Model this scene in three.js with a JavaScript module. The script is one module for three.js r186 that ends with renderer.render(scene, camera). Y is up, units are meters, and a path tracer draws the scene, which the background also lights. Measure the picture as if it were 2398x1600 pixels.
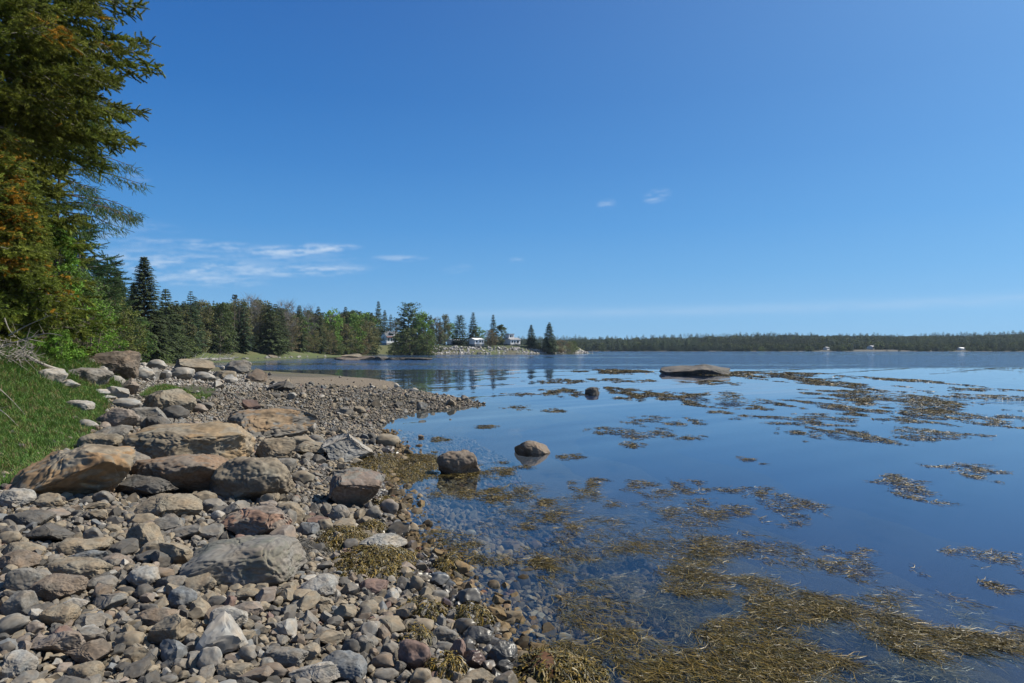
import * as THREE from 'three';
import { mergeVertices, toCreasedNormals } from 'three/addons/utils/BufferGeometryUtils.js';

// ---------------------------------------------------------------- camera, sky, sun, exposure
const EYE = 2.0, FOC = 1599, CU = 1199, HOR = 818;           // eye height above the water (m), focal length and horizon in photo pixels
const scene = new THREE.Scene();
const camera = new THREE.PerspectiveCamera(2 * Math.atan(800 / FOC) * 180 / Math.PI, 2398 / 1600, 0.1, 6000);
camera.position.set(0, EYE, 0);
camera.setViewOffset(2398, 1600, 0, 800 - HOR, 2398, 1600);
const renderer = new THREE.WebGLRenderer({ antialias: true });
renderer.toneMapping = THREE.LinearToneMapping;
renderer.toneMappingExposure = 1.5;
renderer.shadowMap.enabled = true;

const SUN_AZ = 76, SUN_EL = 46;                                // degrees to the right of the view direction, above the horizon
const rad = Math.PI / 180;
const sunDir = new THREE.Vector3(Math.sin(SUN_AZ * rad) * Math.cos(SUN_EL * rad), Math.sin(SUN_EL * rad), -Math.cos(SUN_AZ * rad) * Math.cos(SUN_EL * rad));
const sun = new THREE.DirectionalLight(new THREE.Color(1, 0.93, 0.80), 5.0);
sun.name = 'sun';
sun.position.copy(sunDir).multiplyScalar(300);
sun.castShadow = true;
Object.assign(sun.shadow.camera, { left: -150, right: 150, top: 150, bottom: -150, near: 1, far: 900 });
sun.shadow.mapSize.set(4096, 4096);
scene.add(sun, sun.target);

// ---------------------------------------------------------------- random numbers and noise
function rng(seed) { let a = (seed * 2654435761) >>> 0; return () => { a = (a + 0x6d2b79f5) | 0; let t = Math.imul(a ^ (a >>> 15), 1 | a); t = (t + Math.imul(t ^ (t >>> 7), 61 | t)) ^ t; return ((t ^ (t >>> 14)) >>> 0) / 4294967296; }; }
const hash3 = (x, y, z) => { let h = Math.imul(x, 374761393) + Math.imul(y, 668265263) + Math.imul(z, 2147483647 ^ 0x5bd1e995); h = Math.imul(h ^ (h >>> 13), 1274126177); h ^= h >>> 16; return (h >>> 0) / 4294967296; };
const sm = (t) => t * t * (3 - 2 * t), lerp = (a, b, t) => a + (b - a) * t, clamp = (x, a, b) => Math.min(b, Math.max(a, x));
const smooth = (a, b, x) => sm(clamp((x - a) / (b - a), 0, 1));
function noise3(x, y, z) {
  const i = Math.floor(x), j = Math.floor(y), k = Math.floor(z), u = sm(x - i), v = sm(y - j), w = sm(z - k);
  return lerp(lerp(lerp(hash3(i, j, k), hash3(i + 1, j, k), u), lerp(hash3(i, j + 1, k), hash3(i + 1, j + 1, k), u), v),
    lerp(lerp(hash3(i, j, k + 1), hash3(i + 1, j, k + 1), u), lerp(hash3(i, j + 1, k + 1), hash3(i + 1, j + 1, k + 1), u), v), w) * 2 - 1;
}
const fbm = (x, y, z, n = 4) => { let s = 0, a = 0.5; for (let i = 0; i < n; i++, a *= 0.5, x = x * 2.03 + 11, y = y * 2.03 + 5, z = z * 2.03 + 7) s += a * noise3(x, y, z); return s; };

// ---------------------------------------------------------------- sky (computed: clear air, thin wisps of cloud)
{
  const W = 4096, H = 2048, data = new Float32Array(W * H * 4);
  const stops = [[0, 0.240, 0.475, 0.725], [3, 0.200, 0.440, 0.735], [6, 0.134, 0.370, 0.705], [10, 0.077, 0.287, 0.650], [15, 0.041, 0.207, 0.560], [20, 0.021, 0.152, 0.480], [27, 0.009, 0.105, 0.400], [40, 0.007, 0.080, 0.320], [60, 0.006, 0.068, 0.270], [90, 0.006, 0.064, 0.250]];
  const wisps = [   // azimuth (deg), elevation (deg), half sizes, strength, tilt
    [-26.2, 6.2, 4.8, 0.75, 0.60, -0.03], [-23.8, 7.9, 3.2, 0.3, 0.45, -0.02], [-17.8, 7.8, 3.4, 0.38, 0.6, 0.10], [-16.6, 6.3, 3.4, 0.35, 0.55, 0.06], [-14.6, 8.15, 1.5, 0.2, 0.55, 0.08], [-24.5, 5.1, 3.5, 0.3, 0.35, 0], [-30.8, 8.0, 3.5, 0.5, 0.25, -0.08],
    [-30.5, 9.2, 3.2, 0.4, 0.22, -0.06], [-9.2, 7.5, 1.6, 0.18, 0.4, 0], [-4.6, 6.7, 0.9, 0.25, 0.28, 0.1], [0.5, 7.45, 0.55, 0.16, 0.4, 0], [12, 12.4, 0.8, 0.38, 0.45, 0.14], [7.9, 11.9, 0.55, 0.28, 0.3, 0.1], [-28.7, 12.4, 0.6, 0.2, 0.25, 0], [-20, 6.9, 6, 0.9, 0.16, 0],
  ];
  for (let row = 0; row < H; row++) {
    const up = ((row + 0.5) / H - 0.5) * 180, e = Math.max(up, 0), cu = Math.cos(up * rad), su = Math.sin(up * rad);
    let k = 0; while (k < stops.length - 2 && e > stops[k + 1][0]) k++;
    const t = clamp((e - stops[k][0]) / (stops[k + 1][0] - stops[k][0]), 0, 1), base = [1, 2, 3].map((c) => lerp(stops[k][c], stops[k + 1][c], t));
    for (let col = 0; col < W; col++) {
      const round = ((col + 0.5) / W - 0.5) * 2 * Math.PI, x = Math.cos(round) * cu, z = Math.sin(round) * cu;
      const g = Math.acos(clamp(x * sunDir.x + su * sunDir.y + z * sunDir.z, -1, 1)) / rad;
      const glow = 0.34 * Math.exp(-(Math.max(g, 24) - 38) / 23), az = Math.atan2(x, -z) / rad;
      const rgb = [base[0] + glow * 0.42, base[1] + glow * 0.70, base[2] + glow * 0.90];
      if (up > 0 && up < 14 && az > -48 && az < 60) {
        let cloud = 0;
        for (const [ca, ce, ra, re, s, tilt] of wisps) {
          const da = (az - ca) / ra, de = (up - ce - tilt * (az - ca)) / re, q = da * da + de * de;
          if (q < 2.6) {
            const m = Math.max(0, 1 - q / 2.6), n1 = fbm(az * 0.8 + 3, up * 5.5 - az * 0.5, ca, 5), n2 = fbm(az * 3 + 7, up * 15 - az * 1.0, 2.2, 3);
            cloud += s * m * clamp(0.5 + n1 * 2.0 + n2 * 0.5, 0, 1.2);
          }
        }
        const band = 0.20 * smooth(-16, 2, az) * Math.exp(-(((up - 2.95 - 0.012 * az) / 0.42) ** 2)) * (0.75 + 0.5 * fbm(az * 0.5, up * 4, 9, 4));   // thin veil of cloud low in the sky
        const a = clamp(cloud * 0.85, 0, 0.75) + Math.max(0, band);
        rgb[0] = lerp(rgb[0], 0.62, a); rgb[1] = lerp(rgb[1], 0.74, a); rgb[2] = lerp(rgb[2], 0.90, a);
      }
      const o = (row * W + col) * 4;
      data[o] = rgb[0] / 1.5; data[o + 1] = rgb[1] / 1.5; data[o + 2] = rgb[2] / 1.5; data[o + 3] = 1;
    }
  }
  const t = new THREE.DataTexture(data, W, H, THREE.RGBAFormat, THREE.FloatType);
  t.mapping = THREE.EquirectangularReflectionMapping; t.magFilter = t.minFilter = THREE.LinearFilter; t.needsUpdate = true;
  scene.background = t; scene.environment = t;
}

// ---------------------------------------------------------------- helpers
const taken = {};
function numbered(name) { const n = taken[name] = (taken[name] ?? -1) + 1; return n ? name + '_' + String(n).padStart(3, '0') : name; }
function tag(o, label, category, group, kind) { if (label) o.userData.label = label; if (category) o.userData.category = category; if (group) o.userData.group = group; if (kind) o.userData.kind = kind; return o; }
function shadows(o) { o.castShadow = o.receiveShadow = true; return o; }
function obj(name, geometry, material, parent = scene) { const m = shadows(new THREE.Mesh(geometry, material)); m.name = parent === scene ? numbered(name) : name; parent.add(m); return m; }
function base(name, x, y, z, turn = 0) { const g = new THREE.Group(); g.name = numbered(name); g.position.set(x, y, z); g.rotation.y = turn; scene.add(g); return g; }
function lit(color, roughness = 0.9, more = {}) { return new THREE.MeshPhysicalMaterial({ color: new THREE.Color().setRGB(...color), roughness, ...more }); }

// ---------------------------------------------------------------- the lie of the land
const at = (u, d) => [(u - CU) / FOC * d, -d];                 // bearing in the picture and metres away -> x, z
const onWater = (u, v) => at(u, EYE * FOC / (v - HOR));
const nearShore = [[3.2, 30], [1.8, 6], [1.0, 0], [0.45, -3], ...[[1184, 1600], [1209, 1562], [1152, 1513], [1148, 1470], [1094, 1421], [1037, 1363], [1010, 1317], [957, 1302], [934, 1264], [918, 1229], [911, 1191], [891, 1153], [905, 1100], [925, 1060], [884, 1026], [894, 997], [938, 978], [983, 964], [1045, 961], [1136, 948], [1081, 935], [1006, 921], [945, 912], [925, 894], [870, 886], [819, 883], [768, 877], [700, 874], [623, 869], [520, 862], [388, 856]].map(([u, v]) => onWater(u, v))];
const shore = [...nearShore, [-56, -92], [-60, -98], [-57, -106], ...[[477, 849.5], [562, 848], [647, 843], [800, 836]].map(([u, v]) => onWater(u, v)), [-52, -268], [-31, -282], [-12, -286], [4, -288], [22, -304], [36, -322], [40, -336], [30, -352], [0, -380], [-80, -440], [-200, -520], [-420, -560], [-900, -600], [-900, 60], [3.2, 60]];
const farShore = [[-700, -760], [-300, -720], [-100, -700], [30, -668], [160, -642], [300, -628], [470, -618], [620, -560], [900, -480], [1600, -300], [1600, -3500], [-3000, -3500], [-3000, -760]];
function prep(poly) { return poly.map((p, i) => { const q = poly[(i + 1) % poly.length], dx = q[0] - p[0], dz = q[1] - p[1]; return [p[0], p[1], dx, dz, 1 / (dx * dx + dz * dz), q[1]]; }); }
const shoreEdges = prep(shore), farEdges = prep(farShore);
function signed(edges, x, z) {                                  // metres inland of the water line, negative in the water
  let best = 1e12, inside = false;
  for (const [ax, az, dx, dz, inv, bz] of edges) {
    const px = x - ax, pz = z - az, t = clamp((px * dx + pz * dz) * inv, 0, 1), ex = px - dx * t, ez = pz - dz * t, q = ex * ex + ez * ez;
    if (q < best) best = q;
    if ((az > z) !== (bz > z) && x < dx * (z - az) / dz + ax) inside = !inside;
  }
  return (inside ? 1 : -1) * Math.sqrt(best);
}
const nearS = (x, z) => signed(shoreEdges, x, z);
function ground(x, z, s = nearS(x, z)) {
  const rough = Math.max(0, 1 - Math.abs(z) / 400);
  if (z < -420 || x > 60) {
    const f = signed(farEdges, x, z);
    if (f > -20 && f > s) return f < 0 ? Math.max(-1.6, f * 0.1) : 0.05 * Math.min(f, 30) + 12 * smooth(25, 330, f) * (0.62 + 0.38 * smooth(-50, 420, x) + 0.5 * fbm(x * 0.005 + 2, 1, z * 0.003, 3)) + 3 * smooth(300, 900, f);
  }
  if (s < 0) return -1.6 * (1 - Math.exp(s / 13)) + 0.03 * fbm(x * 0.9, 3, z * 0.9, 3) * smooth(0, 2, -s);
  const flats = smooth(70, 95, -z) * smooth(-28, -38, x);      // the mud flats at the head of the cove
  const point = smooth(225, 262, -z) * smooth(-80, -62, x);
  const spit = Math.exp(-(((x + 11) / 15) ** 2) - (((z + 47) / 20) ** 2));
  let h = (1.05 * (1 - Math.exp(-s / 8)) + 0.012 * s) * (1 - 0.86 * spit);
  h += 0.85 * smooth(6, 15, s) * smooth(-55, -30, z) * smooth(-5, -9, x);
  h += 1.0 * smooth(4.6, 8.5, s) * smooth(-26, -14, z) * smooth(-4.5, -7, x);
  h += 1.1 * smooth(14, 26, s) * smooth(-16, -30, x) * smooth(-75, -50, z) * (1 - smooth(-30, -20, z));
  h = lerp(h, 0.018 * Math.min(s, 24) + 1.5 * smooth(8, 17, s) + 0.012 * Math.max(0, s - 30), flats);
  h = lerp(h, 3.6 * smooth(0.5, 9, s) + 0.01 * s, point);
  return h + rough * (0.05 * fbm(x * 0.45, 0, z * 0.45, 3) + 0.03 * fbm(x * 1.7, 4, z * 1.7, 2)) * smooth(0, 1.5, s);
}
function hit(u, v, lift = 0) {                                  // where the sight line through a picture point meets the land
  const k = (v - HOR) / FOC, a = (u - CU) / FOC;
  let d0 = 1.5, d = 1.5;
  const gap = (q) => EYE - k * q - lift - Math.max(0, ground(a * q, -q));
  while (d < 420 && gap(d) > 0) { d0 = d; d *= 1.02; }
  for (let i = 0; i < 18; i++) { const m = (d0 + d) / 2; if (gap(m) > 0) d0 = m; else d = m; }
  return [a * d, -d, d];
}
const inPoly = (poly, x, z) => { let c = false; for (let i = 0, j = poly.length - 1; i < poly.length; j = i++) { const [xi, zi] = poly[i], [xj, zj] = poly[j]; if ((zi > z) !== (zj > z) && x < (xj - xi) * (z - zi) / (zj - zi) + xi) c = !c; } return c; };
const grassBank = [...[[-900, 1150], [0, 1150], [62, 1122], [125, 1088], [205, 1064], [222, 1005], [245, 980], [250, 945], [268, 918], [272, 895], [215, 884], [220, 864], [330, 846]].map(([u, v]) => hit(u, v).slice(0, 2)), [-22, -34], [-30, -50], [-52, -84], [-90, -100], [-90, 10], [-9, 6]];
const grassPatch = [[352, 912], [395, 903], [470, 905], [508, 915], [500, 930], [455, 940], [390, 932], [330, 930]].map(([u, v]) => hit(u, v).slice(0, 2));
const onGrass = (x, z) => inPoly(grassBank, x, z) || inPoly(grassPatch, x, z);

// ---------------------------------------------------------------- textures for grain
function grainTexture(size, fn, color) {
  const d = new Uint8Array(size * size * 4);
  for (let y = 0; y < size; y++) for (let x = 0; x < size; x++) { const c = fn(x / size, y / size), o = (y * size + x) * 4; for (let k = 0; k < 3; k++) d[o + k] = clamp((Array.isArray(c) ? c[k] : c) * 255, 0, 255); d[o + 3] = 255; }
  const t = new THREE.DataTexture(d, size, size); t.wrapS = t.wrapT = THREE.RepeatWrapping; t.magFilter = THREE.LinearFilter; t.minFilter = THREE.LinearMipmapLinearFilter; t.generateMipmaps = true;
  if (color) t.colorSpace = THREE.SRGBColorSpace; t.needsUpdate = true; return t;
}
function cells(size, n, seed) {                                 // tileable field of small stones: distance to the nearest seed, and its number
  const r = rng(seed), pts = []; for (let i = 0; i < n * n; i++) pts.push([(i % n + r()) / n, (Math.floor(i / n) + r()) / n, r()]);
  const f = new Float32Array(size * size), id = new Float32Array(size * size);
  for (let y = 0; y < size; y++) for (let x = 0; x < size; x++) {
    const px = x / size, py = y / size, cx = Math.floor(px * n), cy = Math.floor(py * n); let b = 9, b2 = 9, w = 0;
    for (let j = -1; j <= 1; j++) for (let i = -1; i <= 1; i++) {
      const p = pts[((cy + j + n) % n) * n + (cx + i + n) % n]; let dx = Math.abs(p[0] - px), dy = Math.abs(p[1] - py); dx = Math.min(dx, 1 - dx); dy = Math.min(dy, 1 - dy);
      const q = Math.hypot(dx, dy); if (q < b) { b2 = b; b = q; w = p[2]; } else if (q < b2) b2 = q;
    }
    f[y * size + x] = clamp((b2 - b) * n * 1.4, 0, 1); id[y * size + x] = w;
  }
  return { f, id };
}
const gravelCells = cells(1024, 70, 5), gravelFine = cells(1024, 190, 6);
const gravelColor = grainTexture(1024, (x, y) => { const o = Math.floor(y * 1024) * 1024 + Math.floor(x * 1024), a = gravelCells.id[o], b = gravelFine.id[o], v = 0.62 + 0.28 * a + 0.16 * (b - 0.5); return [v * (1 + 0.06 * (b - 0.5)), v, v * (0.97 + 0.08 * (a - 0.5))]; }, true);
const gravelBump = grainTexture(1024, (x, y) => { const o = Math.floor(y * 1024) * 1024 + Math.floor(x * 1024); return 0.75 * Math.sqrt(gravelCells.f[o]) * (0.5 + 0.5 * gravelCells.id[o]) + 0.2 * gravelFine.f[o]; });

// ---------------------------------------------------------------- ground: one sheet to the horizon
function ringGrid(r0, ratio, count, front) {                    // rings round the viewpoint, finer in front
  const angles = []; for (let a = -180; a < -46; a += 4) angles.push(a); for (let a = -46; a < 46; a += front) angles.push(a); for (let a = 46; a <= 180; a += 4) angles.push(Math.min(a, 180));
  const radii = []; for (let i = 0; i < count; i++) radii.push(r0 * ratio ** i);
  return { angles, radii };
}
{
  const { angles, radii } = ringGrid(0.9, 1.02, 418, 0.4), n = angles.length, m = radii.length;
  const pos = new Float32Array(n * m * 3), col = new Float32Array(n * m * 3), uv = new Float32Array(n * m * 2), idx = [];
  const mixc = (a, b, t) => a.map((c, i) => lerp(c, b[i], t));
  const gravel = [0.165, 0.143, 0.115], sand = [0.30, 0.235, 0.165], soil = [0.10, 0.088, 0.05], mud = [0.165, 0.145, 0.062], wet = [0.075, 0.07, 0.062], bed = [0.135, 0.12, 0.092], wood = [0.035, 0.035, 0.02];  // gravel is darkened to stand in for shadow in the gaps between stones
  for (let j = 0; j < m; j++) for (let i = 0; i < n; i++) {
    const a = angles[i] * rad, r = radii[j], x = Math.sin(a) * r, z = -Math.cos(a) * r, s = nearS(x, z), y = ground(x, z, s), o = j * n + i;
    pos.set([x, y, z], o * 3); uv.set([x / 1.6, z / 1.6], o * 2);
    const p = fbm(x * 0.5, 2, z * 0.5, 4), p2 = fbm(x * 0.12, 8, z * 0.12, 3);
    let c = mixc(gravel, mixc(gravel, soil, 0.5), smooth(-0.1, 0.3, p));
    const dSand = Math.hypot((x + 9.5) / 7, (z + 41) / 8.5);
    c = mixc(c, sand, smooth(1.25, 0.75, dSand + p * 0.35));
    c = mixc(c, mud, smooth(46, 56, -z + p * 6) * (x < 10 ? 1 : 0));
    if (z > -95 && onGrass(x, z)) c = mixc(soil, [0.06, 0.075, 0.025], clamp(0.5 + p, 0, 1));
    c = mixc(c, mixc(mud, [0.115, 0.150, 0.038], clamp(0.8 + p2 * 1.6, 0, 1)), smooth(80, 95, -z));
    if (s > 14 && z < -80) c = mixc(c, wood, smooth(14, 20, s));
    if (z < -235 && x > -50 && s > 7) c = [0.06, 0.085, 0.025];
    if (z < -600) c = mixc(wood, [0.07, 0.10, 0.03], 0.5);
    if (s < 0.25 && z > -90) c = mixc(c, wet, smooth(0.25, 0.0, s + p * 0.2));
    if (s < 0) c = mixc(c, bed, smooth(0, 1.2, -s));
    col.set(c, o * 3);
  }
  for (let j = 0; j < m - 1; j++) for (let i = 0; i < n - 1; i++) { const a = j * n + i; idx.push(a, a + 1, a + n, a + 1, a + n + 1, a + n); }
  const g = new THREE.BufferGeometry();
  g.setAttribute('position', new THREE.BufferAttribute(pos, 3)); g.setAttribute('color', new THREE.BufferAttribute(col, 3)); g.setAttribute('uv', new THREE.BufferAttribute(uv, 2)); g.setIndex(idx); g.computeVertexNormals();
  const o = obj('ground', g, new THREE.MeshStandardMaterial({ vertexColors: true, roughness: 0.95, map: gravelColor, bumpMap: gravelBump, bumpScale: 0.02 }));
  tag(o, 'stony beach, grassy bank and mud flats of the shore', 'ground', null, 'structure');
}

// ---------------------------------------------------------------- water
function waveTexture(size, waves) {                             // sum of waves that tile
  const f = new Float32Array(size * size); let lo = 9, hi = -9;
  for (let y = 0; y < size; y++) for (let x = 0; x < size; x++) { let s = 0; for (const [kx, ky, a, p] of waves) s += a * Math.sin(2 * Math.PI * (kx * x + ky * y) / size + p); f[y * size + x] = s; lo = Math.min(lo, s); hi = Math.max(hi, s); }
  return grainTexture(size, (x, y) => (f[Math.floor(y * size) * size + Math.floor(x * size)] - lo) / (hi - lo));
}
{
  const r = rng(77), calm = [], choppy = [];
  for (let i = 0; i < 26; i++) { const k = 1 + Math.floor(r() * 7), a = 0.55 + (r() - 0.5) * 1.1; calm.push([Math.round(k * Math.cos(a)), Math.round(k * Math.sin(a)) || 1, 1 / (k ** 1.2), r() * 7]); }
  for (let i = 0; i < 60; i++) { const k = 4 + Math.floor(r() * 26), a = 1.1 + (r() - 0.5) * 1.9; choppy.push([Math.round(k * Math.cos(a)), Math.round(k * Math.sin(a)) || 2, 1 / k, r() * 7]); }
  const calmMap = waveTexture(256, calm);
  const slope = (x, y) => { let sx = 0, sy = 0; for (const [kx, ky, a, p] of choppy) { const c = Math.cos(2 * Math.PI * (kx * x + ky * y) + p) * a; sx += c * kx; sy += c * ky; } return [sx, sy]; };
  const chopMap = grainTexture(512, (x, y) => { const [a, b] = slope(x, y), n = 1 / Math.hypot(0.022 * a, 0.022 * b, 1); return [0.5 - 0.011 * a * n, 0.5 - 0.011 * b * n, 0.5 + 0.5 * n]; });
  const water = (rough, more) => new THREE.MeshPhysicalMaterial({ color: new THREE.Color().setRGB(0.86, 0.93, 0.95), roughness: rough, ior: 1.333, transmission: 1, thickness: 0, ...more });
  const mats = [water(0.0, { bumpMap: calmMap, bumpScale: 0.02 }), water(0.04, { normalMap: chopMap, normalScale: new THREE.Vector2(0.35, 0.35) }), water(0.05, { normalMap: chopMap, normalScale: new THREE.Vector2(1.6, 1.6) })];
  const { angles, radii } = ringGrid(1.2, 1.02, 405, 0.4), n = angles.length, m = radii.length, pos = [], uv = [], idx = [[], [], []];
  for (let j = 0; j < m; j++) for (let i = 0; i < n; i++) { const a = angles[i] * rad, q = radii[j], x = Math.sin(a) * q, z = -Math.cos(a) * q; pos.push(x, 0, z); uv.push(x / 9, z / 9); }
  for (let j = 0; j < m - 1; j++) for (let i = 0; i < n - 1; i++) {
    const a = j * n + i, am = (angles[i] + 0.2) * rad, q = radii[j] * 1.01, x = Math.sin(am) * q, z = -Math.cos(am) * q;
    const edge = 66 + 9 * fbm(x * 0.02 + 4, 1, z * 0.05, 3) + 10 * smooth(10, 60, x) - 2 * smooth(-10, -40, x), streak = fbm(x * 0.006 + 3, 5, z * 0.045, 3);
    const far = -z - edge, k = far < 0 ? (streak > 0.30 && q > 30 ? 1 : 0) : far < 3 || streak > 0.19 ? 1 : 2;
    idx[k].push(a, a + 1, a + n, a + 1, a + n + 1, a + n);
  }
  const g = new THREE.BufferGeometry();
  g.setAttribute('position', new THREE.Float32BufferAttribute(pos, 3)); g.setAttribute('uv', new THREE.Float32BufferAttribute(uv, 2));
  g.setIndex([...idx[0], ...idx[1], ...idx[2]]);
  let from = 0; idx.forEach((l, k) => { g.addGroup(from, l.length, k); from += l.length; });
  g.computeVertexNormals();
  const o = base('water', 0, 0, 0);
  tag(o, 'calm blue tidal bay with wind-ruffled streaks farther out', 'water', null, 'structure');
  obj('surface', g, mats, o);
  const silt = (opacity) => new THREE.MeshStandardMaterial({ color: new THREE.Color().setRGB(0.005, 0.032, 0.125), roughness: 1, transparent: true, opacity });   // the water's own blue body, thicker with depth, in layers
  for (const [y, opacity] of [[-0.07, 0.07], [-0.15, 0.10], [-0.25, 0.16], [-0.38, 0.25], [-0.52, 0.35], [-0.72, 0.8]]) { const s = obj('silty_layer', new THREE.RingGeometry(0.5, 3000, 96, 1), silt(opacity), o); s.rotation.x = -Math.PI / 2; s.position.y = y; }
}

// ---------------------------------------------------------------- stones
function rockGeometry(seed, detail, kind = 'r', crack = 0, crisp = 0, asp = [1, 1, 1]) {    // a stone in a unit box: ball cut by planes, worn, then roughened
  const r = rng(seed), g0 = new THREE.IcosahedronGeometry(1, detail); g0.deleteAttribute('uv'); g0.deleteAttribute('normal');
  const g = mergeVertices(g0, 1e-4), p = g.attributes.position, planes = [];
  const pw = kind === 'a' ? 3.4 : kind === 's' ? 3 : crack ? 2.9 : 2.5;
  const n = kind === 'a' ? 15 : kind === 's' ? 12 : 11, hard = kind === 'r' ? 0.82 : 0.97;
  for (let i = 0; i < n; i++) { const v = new THREE.Vector3(r() - 0.5, r() - 0.5, r() - 0.5).normalize(); planes.push([v, kind === 'r' ? 0.66 + 0.34 * r() : 0.46 + 0.42 * r()]); }
  const ox = r() * 50, oy = r() * 50, oz = r() * 50, v = new THREE.Vector3(), a1 = kind === 'r' ? 0.16 : 0.10, a2 = kind === 'r' ? 0.035 : 0.055;
  const col = new Float32Array(p.count * 3);
  for (let i = 0; i < p.count; i++) {
    v.fromBufferAttribute(p, i); const q = v.clone();
    v.divideScalar((Math.abs(v.x) ** pw + Math.abs(v.y) ** pw + Math.abs(v.z) ** pw) ** (1 / pw));   // chunkier than a ball
    q.set(q.x * asp[0], q.y * asp[1], q.z * asp[2]);
    for (const [m, d] of planes) { const t = v.dot(m) - d; if (t > 0) v.addScaledVector(m, -t * hard); }
    const low = fbm(q.x * 1.1 + ox, q.y * 1.1 + oy, q.z * 1.1 + oz, 2), mid = fbm(q.x * 4 + ox, q.y * 4, q.z * 4 + oz, 3), fine = fbm(q.x * 13 + ox, q.y * 13 + oy, q.z * 13, 3);
    const ridge = crack ? Math.max(0, 1 - Math.abs(fbm(q.x * 2.2 + oz, q.y * 2.2 + ox, q.z * 2.2 + oy, 3)) * 14) : 0;
    v.multiplyScalar(1 + a1 * low * 2 + a2 * mid * 2 + (crack ? 0.045 : 0.03) * fine + crack * 0.005 * fbm(q.x * 2 + ox, (q.y + 0.35 * q.x) * 16, q.z * 2, 2) - crack * ridge * 0.045);
    p.setXYZ(i, v.x, v.y, v.z);
    const blotch = fbm(q.x * 1.7 + oy, q.y * 1.7 + oz, q.z * 1.7 + ox, 3), speck = noise3(q.x * 31 + ox, q.y * 31, q.z * 31), vein = fbm(q.x * 3 + 9, q.y * 9 + oy, q.z * 3, 3);
    const k = 1 + 0.34 * blotch + 0.28 * speck + 0.18 * vein, w = fbm(q.x * 2.4 + oz, q.y * 2.4, q.z * 2.4 + 3, 3);
    col[i * 3] = k * (1 + 0.16 * w); col[i * 3 + 1] = k; col[i * 3 + 2] = k * (1 - 0.18 * w);
  }
  g.computeBoundingBox(); const b = g.boundingBox, c = b.getCenter(new THREE.Vector3()), s = b.getSize(new THREE.Vector3());
  g.translate(-c.x, -c.y, -c.z); g.scale(1 / s.x, 1 / s.y, 1 / s.z);
  g.setAttribute('color', new THREE.BufferAttribute(col, 3)); g.computeVertexNormals();
  return crisp ? toCreasedNormals(g, crisp) : g;
}
function stain(g, seed, rgb, amount, cover) {                   // rust-coloured or dark blotches with an outline of their own
  const p = g.attributes.position, c = g.attributes.color, o = seed * 3.7;
  for (let i = 0; i < p.count; i++) {
    const n = fbm(p.getX(i) * 3 + o, p.getY(i) * 3.4, p.getZ(i) * 3 + 2, 4) + 0.5 * fbm(p.getX(i) * 14 + o, p.getY(i) * 14, p.getZ(i) * 14, 2), t = amount * smooth(cover, cover + 0.09, n);
    c.setXYZ(i, c.getX(i) * lerp(1, rgb[0], t), c.getY(i) * lerp(1, rgb[1], t), c.getZ(i) * lerp(1, rgb[2], t));
  }
}
const TONES = Object.fromEntries(Object.entries({ tan: [0.33, 0.268, 0.188], grey: [0.262, 0.234, 0.197], dark: [0.137, 0.123, 0.106], pink: [0.32, 0.258, 0.207], pale: [0.42, 0.385, 0.335], blue: [0.218, 0.222, 0.222], brown: [0.255, 0.195, 0.143], red: [0.255, 0.165, 0.132], white: [0.50, 0.465, 0.42] }).map(([k, c]) => [k, c.map((x) => x * 0.52)]));
const WORDS = { tan: 'tan', grey: 'grey', dark: 'dark grey', pink: 'pinkish', pale: 'pale grey', blue: 'blue-grey', brown: 'brown', red: 'reddish', white: 'whitish' };
const FORM = { r: 'rounded', a: 'angular', s: 'flat slab-like' };
const stoneMaterial = {}; for (const k in TONES) stoneMaterial[k] = lit(TONES[k], 0.86, { vertexColors: true, name: 'stone_' + k });
const wetMaterial = {}; for (const k in TONES) wetMaterial[k] = lit(TONES[k].map((c) => c * 0.6), 0.42, { vertexColors: true, name: 'wet_stone_' + k });

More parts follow.
